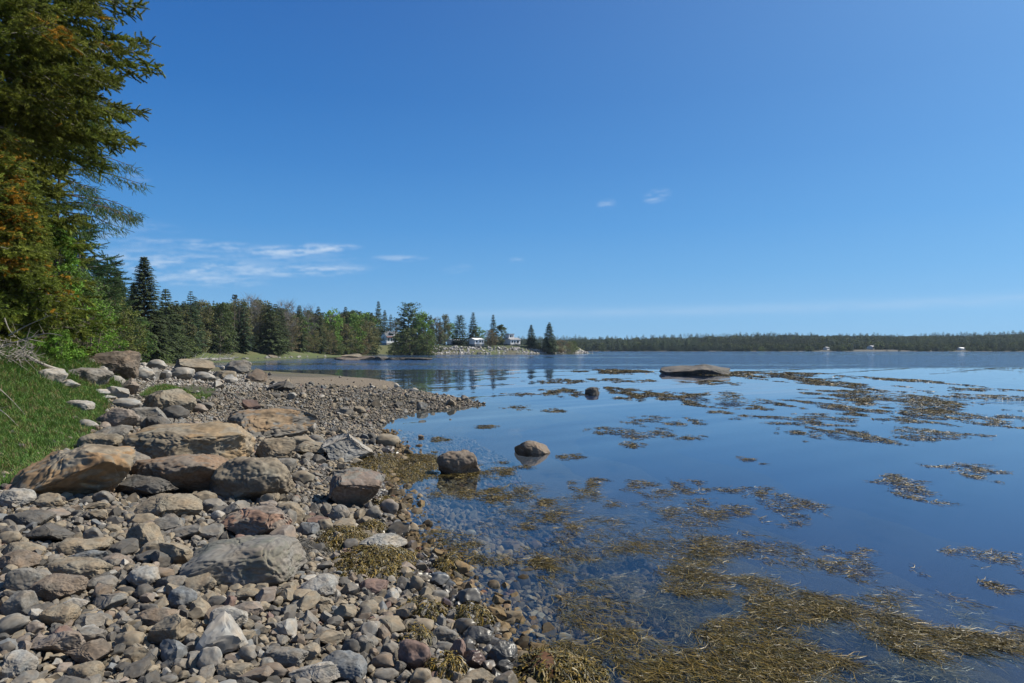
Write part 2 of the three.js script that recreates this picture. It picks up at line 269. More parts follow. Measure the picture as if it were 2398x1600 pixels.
// boxes read off enlarged views: view, x0, y0, x1, y1, tone, form, [own words], [stain]
const VIEWS = { 5: [0, 800, 2.9375], 6: [0, 1150, 2.9375], 7: [750, 1000, 2.614], p: [0, 0, 1] };
const marked = [
  [5, 115, 750, 950, 1120, 'tan', 'a', 'large tan boulder with rusty face beside the grass edge', 'big tan boulder', [1.28, 0.97, 0.66]],
  [5, 940, 630, 1700, 880, 'tan', 'r', 'long tan boulder lying behind the other large boulders', 'long tan boulder', [1.15, 1.0, 0.8]],
  [5, 990, 805, 1600, 1095, 'brown', 'r', 'blocky brown boulder in the middle of the boulder cluster', 'blocky brown boulder', [1.2, 0.98, 0.78]],
  [5, 1490, 820, 2010, 1135, 'tan', 'r', 'round tan boulder with cracked face, seaward end of the cluster', 'cracked round boulder', [0.6, 0.6, 0.62]],
  [5, 740, 765, 1040, 945, 'grey', 'r', 'grey oval boulder wedged behind the big tan boulder', 'wedged oval boulder'],
  [5, 800, 970, 1195, 1100, 'dark', 's', 'dark grey flat stone wedged under the blocky brown boulder', 'dark flat stone'],
  [5, 945, 1060, 1390, 1245, 'tan', 'r', 'flat-topped tan block below the blocky brown boulder', 'flat-topped tan block'],
  [5, 1550, 1160, 2010, 1390, 'pink', 'a', 'rugged pinkish rock below the cracked round boulder', 'rugged pink rock', [1.25, 0.9, 0.75]],
  [5, 1560, 480, 2125, 695, 'grey', 'a', 'rust-topped grey outcrop beside the gravel', 'rust-topped outcrop', [1.45, 1.05, 0.66]],
  [6, 1330, 350, 2065, 710, 'grey', 'r', 'long dark-sided grey boulder beside the dried weed tangle', 'long grey boulder', [0.8, 0.85, 0.8]],
  [5, 1000, 345, 1335, 525, 'tan', 'r', 'round tan boulder at the end of the small grass patch', 'grass-patch boulder'],
  [5, 690, 470, 945, 625, 'pink', 'r', 'sloping pinkish grey boulder at the grass edge', 'sloping pink boulder'],
  [5, 880, 465, 1160, 615, 'grey', 'r', 'pale-topped grey boulder behind the dark-faced stone', 'pale-topped boulder'],
  [5, 990, 520, 1160, 620, 'dark', 'r', 'dark-faced stone leaning on the pale-topped boulder', 'dark-faced stone'],  // dark tone puts the shadow on this stone into its colour
  [5, 1135, 575, 1315, 655, 'tan', 'r'], [5, 570, 645, 840, 775, 'tan', 'r', 'speckled tan boulder at the corner of the grass', 'speckled boulder'],
  [5, 650, 595, 870, 695, 'grey', 's'], [5, 815, 700, 945, 780, 'dark', 'a'], [5, 1780, 680, 2035, 845, 'tan', 'a', 'pointed tan rock under the rust-topped outcrop', 'pointed tan rock'],
  [5, 2020, 710, 2280, 805, 'tan', 'r'], [5, 1830, 820, 2025, 935, 'grey', 'r'], [7, 0, 285, 360, 525, 'grey', 'a', 'block-shaped grey boulder at the weedy water edge', 'grey water-edge block', [1.2, 0.95, 0.85]],
  [5, 1990, 660, 2160, 740, 'tan', 'r'], [5, 2120, 650, 2240, 720, 'grey', 'r'], [5, 0, 1030, 230, 1170, 'pale', 'r', 'pale rounded boulder below the grass edge', 'pale rounded boulder'],
  [5, 245, 1065, 440, 1175, 'tan', 'r'], [5, 80, 1185, 335, 1305, 'dark', 'r'], [5, 175, 1285, 480, 1415, 'dark', 'a', 'dark angular slab among the cobbles', 'dark angular slab'],
  [5, 900, 1195, 1055, 1285, 'tan', 'r'], [5, 880, 1275, 1110, 1465, 'tan', 'r', 'tall sandy-tan stone below the flat-topped block', 'tall tan stone'], [5, 1380, 1095, 1550, 1195, 'grey', 'r'],
  [5, 1520, 1110, 1715, 1235, 'grey', 'a'], [5, 1895, 1125, 2085, 1270, 'tan', 'r'], [5, 2265, 1140, 2400, 1255, 'grey', 'r'],
  [5, 640, 90, 940, 265, 'brown', 'r', 'big brown boulder with dark lichen on the beach ridge', 'ridge boulder', [0.45, 0.45, 0.45]],
  [5, 450, 180, 750, 305, 'grey', 'r', 'long grey boulder on the ridge beside the driftwood pole', 'ridge slab'], [5, 235, 190, 440, 300, 'pale', 'r', 'pale grey boulder half sunk in grass under driftwood', 'sunken pale boulder'],
  [5, 385, 265, 530, 340, 'pale', 's'], [5, 530, 110, 640, 200, 'grey', 'r', 'tilted grey oval stone behind the ridge slab', 'tilted oval stone'],
  [5, 350, 20, 470, 118, 'grey', 'a', 'wedge-shaped grey stone standing up from tall grass', 'standing wedge stone'], [5, 820, 265, 965, 380, 'pink', 'a', 'pale pink angular stone on the ridge', 'pink ridge stone'],
  [5, 1020, 130, 1140, 200, 'pale', 'r'], [5, 1215, 125, 1470, 230, 'tan', 's', 'tan slab boulder on the ridge against the cove water', 'tan ridge slab'], [5, 1160, 185, 1320, 270, 'pale', 'r'],
  [5, 1545, 135, 1735, 225, 'grey', 'r', 'grey domed boulder standing against the cove water', 'domed cove boulder'], [5, 1470, 205, 1620, 275, 'tan', 'r'], [5, 1685, 195, 1830, 280, 'brown', 'a'], [5, 1330, 215, 1480, 280, 'pale', 'r'],
  [5, 455, 400, 640, 490, 'pale', 'r', 'pale grey boulder standing alone in the grass', 'lone grass boulder'], [5, 640, 330, 760, 380, 'white', 's'], [5, 740, 320, 885, 405, 'pale', 's'], [5, 670, 370, 800, 415, 'white', 's'],
  [5, 785, 405, 965, 480, 'pale', 'r'], [5, 1840, 280, 2025, 350, 'dark', 'a', 'dark low rock lying on the sandy flat', 'dark low rock'], [5, 1905, 455, 2070, 520, 'dark', 's'], [5, 1060, 335, 1150, 380, 'grey', 'r'],
  [5, 1860, 355, 1925, 395, 'dark', 'r'], [5, 1295, 435, 1420, 505, 'pink', 'r'], [5, 1140, 450, 1290, 555, 'dark', 'r'], [7, 30, 55, 320, 228, 'pale', 'a', 'pale angular boulder above the weed-covered water edge', 'pale angular boulder'],
  [7, 340, 50, 480, 132, 'tan', 'r'], [7, 215, 670, 525, 805, 'pale', 's', 'smooth pale slab ringed by rockweed', 'smooth pale slab'], [7, 235, 945, 405, 1035, 'red', 'r', 'reddish rounded stone below the rockweed', 'reddish stone'],
  [5, 540, 540, 670, 610, 'pale', 'r'], [5, 640, 180, 740, 260, 'pale', 'r'], [5, 915, 190, 1050, 270, 'pale', 'r'], [5, 720, 230, 850, 310, 'pale', 'r'], [5, 2100, 560, 2170, 640, 'pale', 'r'],
  [5, 730, 600, 930, 660, 'grey', 's'], [5, 880, 640, 1010, 740, 'brown', 'r'], [5, 1440, 620, 1540, 690, 'tan', 'r'], [5, 1340, 640, 1460, 710, 'pink', 'r'], [5, 1310, 600, 1400, 660, 'tan', 'r'],
  [5, 580, 1110, 740, 1180, 'tan', 's'], [5, 300, 1165, 475, 1240, 'pink', 's'], [5, 2020, 900, 2160, 1010, 'tan', 'r'], [5, 2070, 775, 2150, 830, 'grey', 'a'], [5, 2120, 1210, 2260, 1300, 'red', 'a'],
  [6, 2080, 610, 2310, 770, 'pale', 'r', 'pale rounded stone with pink tinge below the rockweed', 'pale round stone'], [6, 225, 610, 555, 800, 'brown', 'r', 'smooth brown oval stone among the near cobbles', 'brown oval stone'],
  [6, 360, 485, 755, 645, 'tan', 'r', 'long tan stone leaning over darker cobbles', 'long tan stone'], [6, 70, 555, 320, 750, 'grey', 'r'], [6, 0, 645, 70, 855, 'tan', 'r'], [6, 870, 550, 1080, 705, 'pale', 'a'],
  [6, 1075, 590, 1290, 720, 'grey', 's'], [6, 1160, 690, 1355, 835, 'blue', 'r'], [6, 1240, 590, 1500, 745, 'tan', 'a'], [6, 1410, 740, 1575, 830, 'dark', 'r'], [6, 1590, 685, 1780, 775, 'tan', 'r'],
  [6, 640, 730, 855, 855, 'grey', 'a'], [6, 400, 750, 625, 855, 'pale', 's'], [6, 300, 810, 525, 965, 'tan', 'r'], [6, 520, 870, 740, 970, 'grey', 's'], [6, 945, 835, 1190, 955, 'brown', 'r'],
  [6, 1030, 890, 1320, 1115, 'tan', 'a', 'tan angular stone with flat top near the bottom edge', 'angular tan stone'], [6, 1440, 830, 1690, 1005, 'pale', 'r', 'pale grey dome-shaped stone among small cobbles', 'pale dome stone'], [6, 1605, 780, 1810, 895, 'pink', 'a'],
  [6, 265, 985, 570, 1170, 'pink', 'a', 'pinkish grey blocky stone near the bottom edge', 'pinkish blocky stone'], [6, 485, 1065, 760, 1240, 'brown', 'a'], [6, 800, 1000, 970, 1125, 'tan', 'r'], [6, 1365, 1105, 1520, 1265, 'pale', 'r'],
  [6, 1905, 905, 2035, 1030, 'pale', 'a'], [6, 0, 1155, 245, 1340, 'pale', 'r', 'large pale greenish stone in the bottom corner', 'corner stone'], [6, 460, 1220, 690, 1350, 'tan', 'r'], [6, 1810, 1120, 2110, 1225, 'grey', 'r'], [6, 1640, 1085, 1760, 1205, 'grey', 'r'],
  [6, 1480, 1215, 1735, 1315, 'tan', 'r'], [6, 1800, 1215, 1980, 1315, 'brown', 'r'], [6, 2000, 1235, 2340, 1350, 'pale', 's'], [6, 430, 340, 730, 475, 'tan', 'r'], [6, 500, 415, 720, 505, 'blue', 's'],
  [6, 0, 370, 280, 485, 'tan', 'r'], [6, 0, 440, 250, 585, 'brown', 'r'], [6, 715, 440, 900, 540, 'pink', 'r'], [6, 1110, 370, 1310, 545, 'tan', 'a'], [6, 925, 430, 1090, 520, 'dark', 's'],
  [6, 760, 360, 935, 475, 'dark', 'a'], [6, 0, 295, 150, 390, 'tan', 'r'], [6, 1045, 185, 1260, 315, 'grey', 'a'], [6, 1195, 245, 1380, 360, 'grey', 'a'], [6, 1385, 245, 1545, 360, 'grey', 'a'],
  [6, 2050, 235, 2205, 335, 'blue', 'a', 'blue-grey angular stone next to the dried weed', 'blue-grey stone'], [6, 530, 965, 730, 1080, 'grey', 's'], [6, 590, 610, 790, 720, 'grey', 'r'], [6, 45, 720, 250, 905, 'grey', 'r'], [6, 155, 800, 345, 905, 'dark', 'r'],
  [7, 480, 1345, 670, 1525, 'red', 'r', 'reddish brown cobble between rockweed clumps', 'red-brown cobble'], [7, 870, 1395, 1010, 1510, 'red', 'a', 'wet reddish stone at the water edge', 'wet red stone', null, 1], [7, 1020, 1345, 1205, 1495, 'dark', 'r', 'dark wet boulder at the water edge', 'dark wet boulder', null, 1],
  [7, 320, 1405, 460, 1510, 'brown', 'r'], [7, 10, 1415, 280, 1580, 'blue', 'r', 'smooth blue-grey boulder at the bottom edge', 'smooth blue boulder'], [7, 540, 1200, 690, 1295, 'tan', 'r'], [7, 670, 1240, 840, 1335, 'grey', 'r'], [7, 880, 1240, 1060, 1350, 'grey', 'r', 'shiny wet grey stone touching the water', 'shiny wet stone', null, 1],
  [7, 665, 1015, 785, 1085, 'grey', 'r'], [7, 550, 930, 650, 1025, 'tan', 'r'], [7, 60, 495, 160, 592, 'grey', 'r'], [7, 280, 495, 375, 585, 'grey', 'r'], [7, 235, 555, 315, 625, 'tan', 'r'], [7, 380, 455, 480, 555, 'pink', 'r'],
  [7, 60, 580, 210, 655, 'tan', 'a'], [7, 865, 1505, 1070, 1600, 'tan', 'r'], [7, 205, 1290, 340, 1405, 'grey', 'a'], [7, 130, 1320, 240, 1425, 'dark', 'r'], [7, 240, 1200, 360, 1315, 'pale', 'a'], [7, 90, 1100, 220, 1205, 'tan', 'a'],
  [7, 0, 475, 65, 560, 'grey', 'r'], [7, 270, 1050, 385, 1110, 'tan', 'a'], [7, 310, 1185, 420, 1255, 'pink', 'a'], [7, 330, 1500, 475, 1575, 'grey', 'r'], [7, 715, 1155, 775, 1240, 'pale', 'a'], [7, 700, 1330, 820, 1400, 'grey', 'r'],
  // in the water
  [7, 720, 125, 975, 290, 'brown', 'r', 'large rounded boulder standing in shallow water amid weed', 'shallow-water boulder'], [7, 1195, 70, 1400, 166, 'brown', 'r', 'rounded boulder farther out in the water, dark inshore side', 'outer water boulder'], [7, 600, 45, 636, 68, 'brown', 'r', 'small brown stone just breaking the water surface', 'small water stone'],
  ['p', 1370, 904, 1403, 923, 'dark', 'r', 'small black rock in the water beyond the boulders', 'small black rock'], ['p', 1550, 849, 1703, 877, 'dark', 'r', 'long low dark ledge rising out of the bay', 'bay ledge', [1.5, 1.4, 1.3]],
  ['p', 782, 836, 852, 843, 'brown', 's', 'low brown rock at the inner end of the cove ledge', 'low ledge rock'], ['p', 838, 832, 884, 843, 'brown', 'a', 'rough brown rock heaped on the cove ledge', 'rough ledge rock'], ['p', 874, 833, 908, 843, 'dark', 'r', 'dark rounded rock in the middle of the cove ledge', 'dark ledge rock'],
  ['p', 900, 838, 964, 843, 'dark', 's', 'dark flat rock on the cove ledge', 'flat ledge rock'], ['p', 950, 839, 1010, 843, 'dark', 's', 'dark flat rock at the seaward end of the cove ledge', 'end ledge rock'], ['p', 800, 827, 845, 837, 'tan', 'a', 'tan broken rock standing on top of the cove ledge', 'broken ledge rock'],
  ['p', 628, 830, 652, 840, 'tan', 'a', 'tan flat rock ledge by the mud flat', 'tan mud-flat rock'], ['p', 644, 822, 666, 836, 'pink', 'r', 'rounded pinkish rock on its own ledge by the mud flat', 'pinkish mud-flat rock'],
  ['p', 976, 944, 1000, 964, 'pale', 'a', 'pale stone at the water edge on the gravel spit', 'spit stone'], ['p', 787, 955, 830, 973, 'grey', 'a'], ['p', 632, 898, 690, 919, 'dark', 's'],
];
const landmarks = [], spots = [], stones = [];
function placeStone(u0, v0, u1, v1, inWater) {
  const [x, z, d] = inWater ? [...onWater((u0 + u1) / 2, v1), EYE * FOC / (v1 - HOR)] : hit((u0 + u1) / 2, v1 - 0.06 * (v1 - v0));
  const w = (u1 - u0) * d / FOC, tall = (v1 - v0) * d / FOC, th = Math.atan((v1 - HOR) / FOC);
  const depth = clamp(tall / Math.max(0.12, Math.sin(th)) * 0.55, 0.55 * w, 0.85 * w), hgt = clamp((tall - depth * Math.sin(th) * 0.38) / Math.cos(th), (th > 0.12 ? 0.34 : 0.1) * w, 1.5 * w) * 1.22;
  const k = 1 + depth * 0.42 / d;
  return { x: x * k, z: z * k, w: w * 1.08 * (1 + depth * 0.3 / d), depth: depth * 1.05, hgt: hgt * 1.0, d: d + depth * 0.42, u: (u0 + u1) / 2, v: (v0 + v1) / 2, pw: u1 - u0, ph: v1 - v0 };
}
const FORMS = { r: [], a: [], s: [] };
for (const k in FORMS) for (let i = 0; i < (k === 'r' ? 8 : k === 'a' ? 8 : 5); i++) FORMS[k].push(rockGeometry(200 + i + k.charCodeAt(0) * 31, 7, k, 0, k === 'r' ? 0.55 : 0.32));
{
  const r = rng(31);
  marked.forEach(([view, x0, y0, x1, y1, tone, form, words, short, patch, wet], i) => {
    const [ou, ov, sc] = VIEWS[view], inWater = /water boulder|black rock|ledge|breaking/.test((words || '') + (short || ''));
    const s = placeStone(ou + x0 / sc, ov + y0 / sc, ou + x1 / sc, ov + y1 / sc, inWater);
    Object.assign(s, { tone, form, words, short, patch, wet, seed: 900 + i, hero: s.pw > 62 || !!words, y: inWater ? -0.35 * s.hgt * 0.4 : ground(s.x, s.z) - (onGrass(s.x, s.z) ? 0.22 : 0.06) * s.hgt, turn: (r() - 0.5) * 0.5 + (r() < 0.5 ? Math.PI : 0), inWater });
    if (short) landmarks.push(s);
    stones.push(s); spots.push([s.x, s.z, 0.5 * Math.max(s.w, s.depth) * 0.86]);
  });
}

// scattered cobbles: settle larger ones first, then smaller ones into the gaps
const pebbles = [], sunk = [];
{
  const r = rng(4242), grid = new Map(), key = (i, j) => i * 100003 + j, C = 0.36;
  const big = spots.slice();
  const free = (x, z, q, tight) => {
    for (const [bx, bz, br] of big) { const dx = x - bx, dz = z - bz, m = (br + q) * tight; if (dx * dx + dz * dz < m * m) return false; }
    const i = Math.floor(x / C), j = Math.floor(z / C);
    for (let a = -1; a <= 1; a++) for (let b = -1; b <= 1; b++) for (const [px, pz, pr] of grid.get(key(i + a, j + b)) || []) { const dx = x - px, dz = z - pz, m = (pr + q) * tight; if (dx * dx + dz * dz < m * m) return false; }
    return true;
  };
  const put = (x, z, q) => { const k = key(Math.floor(x / C), Math.floor(z / C)); if (!grid.has(k)) grid.set(k, []); grid.get(k).push([x, z, q]); };
  const tone = (ridge) => { const t = r(); return ridge ? (t < 0.34 ? 'pale' : t < 0.55 ? 'white' : t < 0.72 ? 'pink' : t < 0.85 ? 'tan' : 'grey') : t < 0.36 ? 'tan' : t < 0.60 ? 'grey' : t < 0.78 ? 'dark' : t < 0.83 ? 'pink' : t < 0.90 ? 'pale' : t < 0.93 ? 'blue' : t < 0.985 ? 'brown' : 'red'; };
  const passes = [   // tries, x range, z range, radius range, closeness, deepest water
    [200, -8, 1.5, -15, -2.7, 0.08, 0.12, 0.85, -0.3], [2400, -8, 1.5, -15, -2.7, 0.05, 0.075, 0.78, -2.1], [24000, -9, 1.5, -17, -2.7, 0.032, 0.05, 0.72, -2.3], [60000, -7, 1.5, -11, -2.7, 0.022, 0.036, 0.74, -1.0], [80000, -4.5, 1.5, -7, -2.7, 0.012, 0.022, 0.76, -0.5],
    [220, -22, 0, -52, -13, 0.11, 0.22, 0.9, 0.2], [6000, -24, 0, -46, -12, 0.045, 0.085, 0.8, 0.0], [46000, -20, 0, -36, -12, 0.022, 0.042, 0.74, 0.0],
  ];
  for (const [tries, x0, x1, z0, z1, r0, r1, tight, deep] of passes) for (let i = 0; i < tries; i++) {
    const x = lerp(x0, x1, r()), z = lerp(z0, z1, r()), q = lerp(r0, r1, r() ** 1.6);
    if (Math.abs(x) > -z * 0.79 + 0.3) continue;
    if (onGrass(x, z) && r() > 0.035) continue;
    const s = nearS(x, z); if (s < deep || s > 15) continue;
    const ridge = z < -13 && s > 4.5 && smooth(4.5, 8, s) * (1 - Math.exp(-(((x + 8) / 10) ** 2) - (((z + 40) / 13) ** 2))) > 0.35;
    if (z < -13 && !ridge) {                                     // sand and mud show between the stones of the spit
      const sandy = Math.hypot((x + 9.5) / 7, (z + 41) / 8.5);
      if (sandy < 1.15 && r() > 0.03) continue;
      if (z < -48) continue;
    }
    if (!free(x, z, q, tight)) continue;
    put(x, z, q);
    const form = r() < 0.2 ? 'r' : r() < 0.7 ? 'a' : 's', w = 2 * q * (1 + 0.45 * r()), depth = 2 * q * (0.85 + 0.3 * r()), hgt = 2 * q * (form === 's' ? 0.45 + 0.25 * r() : 0.6 + 0.45 * r());
    const st = { x, z, w, depth, hgt, d: -z, tone: tone(ridge), form, turn: r() * 6.28, tilt: (r() - 0.5) * 0.7, roll: (r() - 0.5) * 0.7, y: ground(x, z, s) + (s < 0 ? -0.1 : lerp(-0.06, 0.22, r() ** 2)) * hgt, u: CU + x / -z * FOC, s, pick: Math.floor(r() * 99), shine: s < 0.22 && z > -14 };
    st.v = HOR + (EYE - st.y - hgt / 2) / st.d * FOC; st.pw = w * FOC / st.d; st.ph = hgt * FOC / st.d;
    if (s < 0) sunk.push(st); else pebbles.push(st);
  }
}
pebbles.sort((a, b) => b.pw * b.ph - a.pw * a.ph);
const visible = (s) => s.u > 8 && s.u < 2390 && s.v < 1592;
const single = pebbles.filter(visible).slice(0, Math.max(0, 300 - stones.length)), singles = new Set(single);
const loose = pebbles.filter((s) => !singles.has(s)).concat(sunk);
function sizeWord(s) { const m = Math.max(s.w, s.depth); return m > 0.75 ? 'large' : m > 0.4 ? 'sizeable' : m > 0.26 ? 'mid-sized' : m > 0.17 ? 'small' : 'very small'; }
function whereabouts(u, v, skip) {                               // the nearest named stone, and on which side of it
  let best = null, b = 1e9;
  for (const l of landmarks) { if (l === skip) continue; const q = Math.hypot((u - l.u) / 1.0, (v - l.v) * 1.4); if (q < b) { b = q; best = l; } }
  const du = u - best.u, dv = (v - best.v) * 1.6, near = b < 1.0 * best.pw ? 'just ' : '';
  return near + (Math.abs(du) > Math.abs(dv) ? (du > 0 ? 'seaward of' : 'inland of') : dv > 0 ? 'in front of' : 'behind') + ' the ' + best.short;
}
const labelCount = {};
{
  const all = [...stones, ...single];
  for (const s of all) { s.label = s.words || [sizeWord(s), WORDS[s.tone], FORM[s.form], 'stone', whereabouts(s.u, s.v, s)].join(' '); labelCount[s.label] = (labelCount[s.label] || 0) + 1; }
  for (const l in labelCount) if (labelCount[l] > 1) {           // alike neighbours: tell them apart by how far down the beach they lie
    const same = all.filter((s) => s.label === l).sort((a, b) => b.v - a.v);
    same.forEach((s, i) => { s.label += ', ' + (same.length === 2 ? ['nearer', 'farther'][i] : same.length === 3 ? ['nearest', 'middle', 'farthest'][i] : ['nearest', 'second', 'third', 'fourth', 'fifth', 'sixth', 'seventh'][i]) + ' one'; });
  }
  for (const s of all) {
    let g, wild = s.patch || s.hero;
    if (s.hero) { g = rockGeometry(s.seed, s.pw > 110 ? 40 : s.pw > 75 ? 26 : 18, s.form, s.form === 'r' ? 0.7 : 1, 0, [s.w, s.hgt, s.depth].map((q) => q / Math.cbrt(s.w * s.hgt * s.depth))); if (s.patch) stain(g, s.seed, s.patch, 0.9, -0.02); stain(g, s.seed + 5, [0.62, 0.62, 0.6], 0.7, 0.16); }
    else g = FORMS[s.form][(s.pick ?? s.seed) % FORMS[s.form].length];
    const o = obj(s.w > 0.42 ? 'boulder' : 'cobble', g, (s.wet || s.shine ? wetMaterial : stoneMaterial)[s.tone]);
    o.scale.set(s.w, s.hgt, s.depth); o.position.set(s.x, s.y + s.hgt * (s.inWater ? 0.36 : 0.42), s.z);
    o.rotation.set(s.hero ? 0 : (s.tilt ?? 0), s.turn, s.hero ? 0 : (s.roll ?? 0));
    tag(o, s.label, s.w > 0.42 ? 'boulder' : 'stone', s.inWater ? 'rocks standing in the water' : 'stones of the beach');
  }
}
function copies(name, geometry, material, list, parent, make) {  // many alike pieces that nobody could count
  const m = shadows(new THREE.InstancedMesh(geometry, material, list.length)); m.name = name;
  const q = new THREE.Object3D(), c = new THREE.Color();
  list.forEach((s, i) => { make(s, q, c); q.updateMatrix(); m.setMatrixAt(i, q.matrix); m.setColorAt(i, c); });
  parent.add(m); return m;
}
{
  const dry = lit([1, 1, 1], 0.88, { vertexColors: true }), drowned = lit([0.86, 0.77, 0.64], 1, { vertexColors: true, specularIntensity: 0 }), wetStone = lit([0.6, 0.6, 0.6], 0.42, { vertexColors: true }), r = rng(9);
  const bed = base('pebbles', 0, 0, 0); tag(bed, 'small cobbles and pebbles filling the gaps of the stony beach', 'pebbles', null, 'stuff');
  const lots = {};
  for (const s of loose) { const k = (s.w * FOC / s.d > 45 ? 'fine' : 'rough') + s.form + (s.pick % 3) + (s.s < -0.05 ? 'u' : s.shine ? 'w' : 'd'); (lots[k] ??= []).push(s); }
  const small = {}; for (const f of 'ras') for (let i = 0; i < 3; i++) small[f + i] = [rockGeometry(640 + i * 7 + f.charCodeAt(0), 3, f, 0, 0.4), FORMS[f][i]];
  for (const k in lots) {
    const fine = k.startsWith('fine'), f = k.replace(/^(fine|rough)/, '');
    copies('pebble', small[f.slice(0, 2)][fine ? 1 : 0], f.endsWith('u') ? drowned : f.endsWith('w') ? wetStone : dry, lots[k], bed, (s, q, c) => {
      q.position.set(s.x, s.y + s.hgt * 0.42, s.z); q.rotation.set(s.tilt, s.turn, s.roll); q.scale.set(s.w, s.hgt, s.depth);
      const t = TONES[s.tone], j = 0.8 + 0.4 * r(); c.setRGB(t[0] * j, t[1] * j, t[2] * j);
    });
  }
}

// ---------------------------------------------------------------- seaweed
class Ribbons {                                                  // thin curved fronds collected into one geometry
  constructor() { this.p = []; this.c = []; }
  tri(a, b, c, col) { this.p.push(a.x, a.y, a.z, b.x, b.y, b.z, c.x, c.y, c.z); for (let i = 0; i < 3; i++) this.c.push(...col); }
  frond(pts, w, col, r, roll = 0) {
    const side = new THREE.Vector3(), dir = new THREE.Vector3(), up = new THREE.Vector3(0, 1, 0), L = [], R = [];
    pts.forEach((q, i) => {
      dir.subVectors(pts[Math.min(i + 1, pts.length - 1)], pts[Math.max(i - 1, 0)]).normalize();
      side.crossVectors(dir, up).normalize().applyAxisAngle(dir, roll + (r() - 0.5) * 1.2);
      const k = w * 0.5 * (i === pts.length - 1 ? 0.35 : 1 - 0.25 * i / pts.length);
      L.push(q.clone().addScaledVector(side, k)); R.push(q.clone().addScaledVector(side, -k));
    });
    for (let i = 0; i < pts.length - 1; i++) { this.tri(L[i], R[i], L[i + 1], col); this.tri(R[i], R[i + 1], L[i + 1], col); }
  }
  bead(q, s, col) { const d = [[s, 0, 0], [0, 0, s], [-s, 0, 0], [0, 0, -s]].map((e) => new THREE.Vector3(...e).add(q)), t = q.clone(), b = q.clone(); t.y += s * 1.1; b.y -= s; for (let i = 0; i < 4; i++) { this.tri(d[(i + 1) % 4], d[i], t, col); this.tri(d[i], d[(i + 1) % 4], b, col); } }
  build() { const g = new THREE.BufferGeometry(); g.setAttribute('position', new THREE.Float32BufferAttribute(this.p, 3)); g.setAttribute('color', new THREE.Float32BufferAttribute(this.c, 3)); return g; }
}
const weedMaterial = lit([1, 1, 1], 0.45, { vertexColors: true, name: 'wet_rockweed', transmission: 0.12, specularIntensity: 0.5 });
const weedTone = (r) => { const t = r(), k = 0.3 + 1.0 * r(); return t < 0.45 ? [0.140 * k, 0.096 * k, 0.016 * k] : t < 0.75 ? [0.080 * k, 0.066 * k, 0.016 * k] : t < 0.92 ? [0.180 * k, 0.115 * k, 0.018 * k] : [0.045 * k, 0.036 * k, 0.016 * k]; };
function floating(R, r, x, z, len, w, y0, heap, bend) {          // one frond lying on or just under the water
  const a = bend + (r() - 0.5) * 1.5 + 0.8 * fbm(x * 0.7, 6, z * 0.7, 2), pts = [], n = 5; let px = x, pz = z, q = a;
  for (let i = 0; i < n; i++) { pts.push(new THREE.Vector3(px, y0 + heap + (r() - 0.55) * 0.02, pz)); q += (r() - 0.5) * 1.3; px += Math.cos(q) * len / n; pz += Math.sin(q) * len / n; }
  R.frond(pts, w, weedTone(r), r, (r() - 0.5) * 0.9);
}
const patches = [   // picture position and half sizes of the separate floating patches; last: how high the heap rises
  [1555, 1140, 82, 14, 0], [1592, 1185, 62, 28, 0.02], [1690, 1195, 50, 20, 0.02], [1810, 1175, 78, 25, 0.04], [1740, 1150, 50, 8, 0], [1800, 1212, 40, 15, 0.02], [1640, 1290, 115, 32, 0.02], [1735, 1245, 45, 12, 0], [1985, 1320, 95, 32, 0.03], [2110, 1140, 72, 26, 0.02], [2250, 1095, 62, 12, 0], [2290, 1116, 32, 10, 0],
  [2330, 1312, 75, 26, 0], [2350, 1388, 55, 18, 0], [1113, 1157, 100, 16, 0.01], [1176, 1101, 60, 14, 0.01], [1080, 1117, 62, 11, 0.01], [1185, 1160, 50, 14, 0.01], [1270, 1174, 45, 10, 0], [1385, 1166, 34, 18, 0.02], [1358, 1138, 24, 11, 0], [1406, 1124, 36, 6, 0], [1280, 1206, 44, 11, 0], [1300, 1245, 56, 24, 0.05], [1220, 1235, 28, 18, 0],
  [1023, 1264, 78, 20, 0.05], [1056, 1293, 48, 24, 0.04], [1222, 1302, 40, 13, 0.05], [1142, 1308, 44, 13, 0.02], [1270, 1320, 24, 9, 0.02], [1476, 1014, 78, 13, 0.03], [1597, 1024, 42, 5, 0], [1693, 935, 108, 14, 0.16], [1546, 985, 72, 8, 0.02], [1665, 896, 50, 4, 0.04], [1474, 870, 80, 4, 0.02], [1812, 879, 120, 8, 0.04], [1506, 925, 82, 9, 0.02],
  [2048, 927, 120, 13, 0.06], [2133, 946, 120, 18, 0.08], [1952, 899, 68, 13, 0.04], [2103, 890, 40, 9, 0.02], [2279, 912, 75, 4, 0.02], [2300, 930, 64, 8, 0.02], [1918, 982, 150, 10, 0.02], [1952, 955, 88, 15, 0.02], [2173, 974, 80, 19, 0.04], [2324, 987, 80, 11, 0.02], [1874, 1014, 29, 4, 0], [1965, 1022, 96, 17, 0.04], [2162, 1018, 94, 14, 0.04],
  [1758, 1077, 28, 8, 0], [1675, 965, 20, 4, 0], [1434, 870, 68, 4, 0.02], [1297, 893, 52, 4, 0.02], [1217, 924, 36, 3, 0], [1313, 917, 46, 9, 0.02], [1210, 955, 29, 4, 0], [1300, 961, 29, 3, 0], [1445, 891, 58, 4, 0.02], [1457, 919, 44, 13, 0.02], [1090, 935, 32, 3, 0.01], [1130, 1000, 26, 3, 0], [1340, 1072, 32, 6, 0], [1036, 1030, 22, 5, 0], [1470, 1042, 24, 5, 0],
];
landmarks.push(...stones.filter((s) => s.inWater && !landmarks.includes(s)));
const weedMarks = landmarks.filter((s) => s.inWater || s.u > 880);
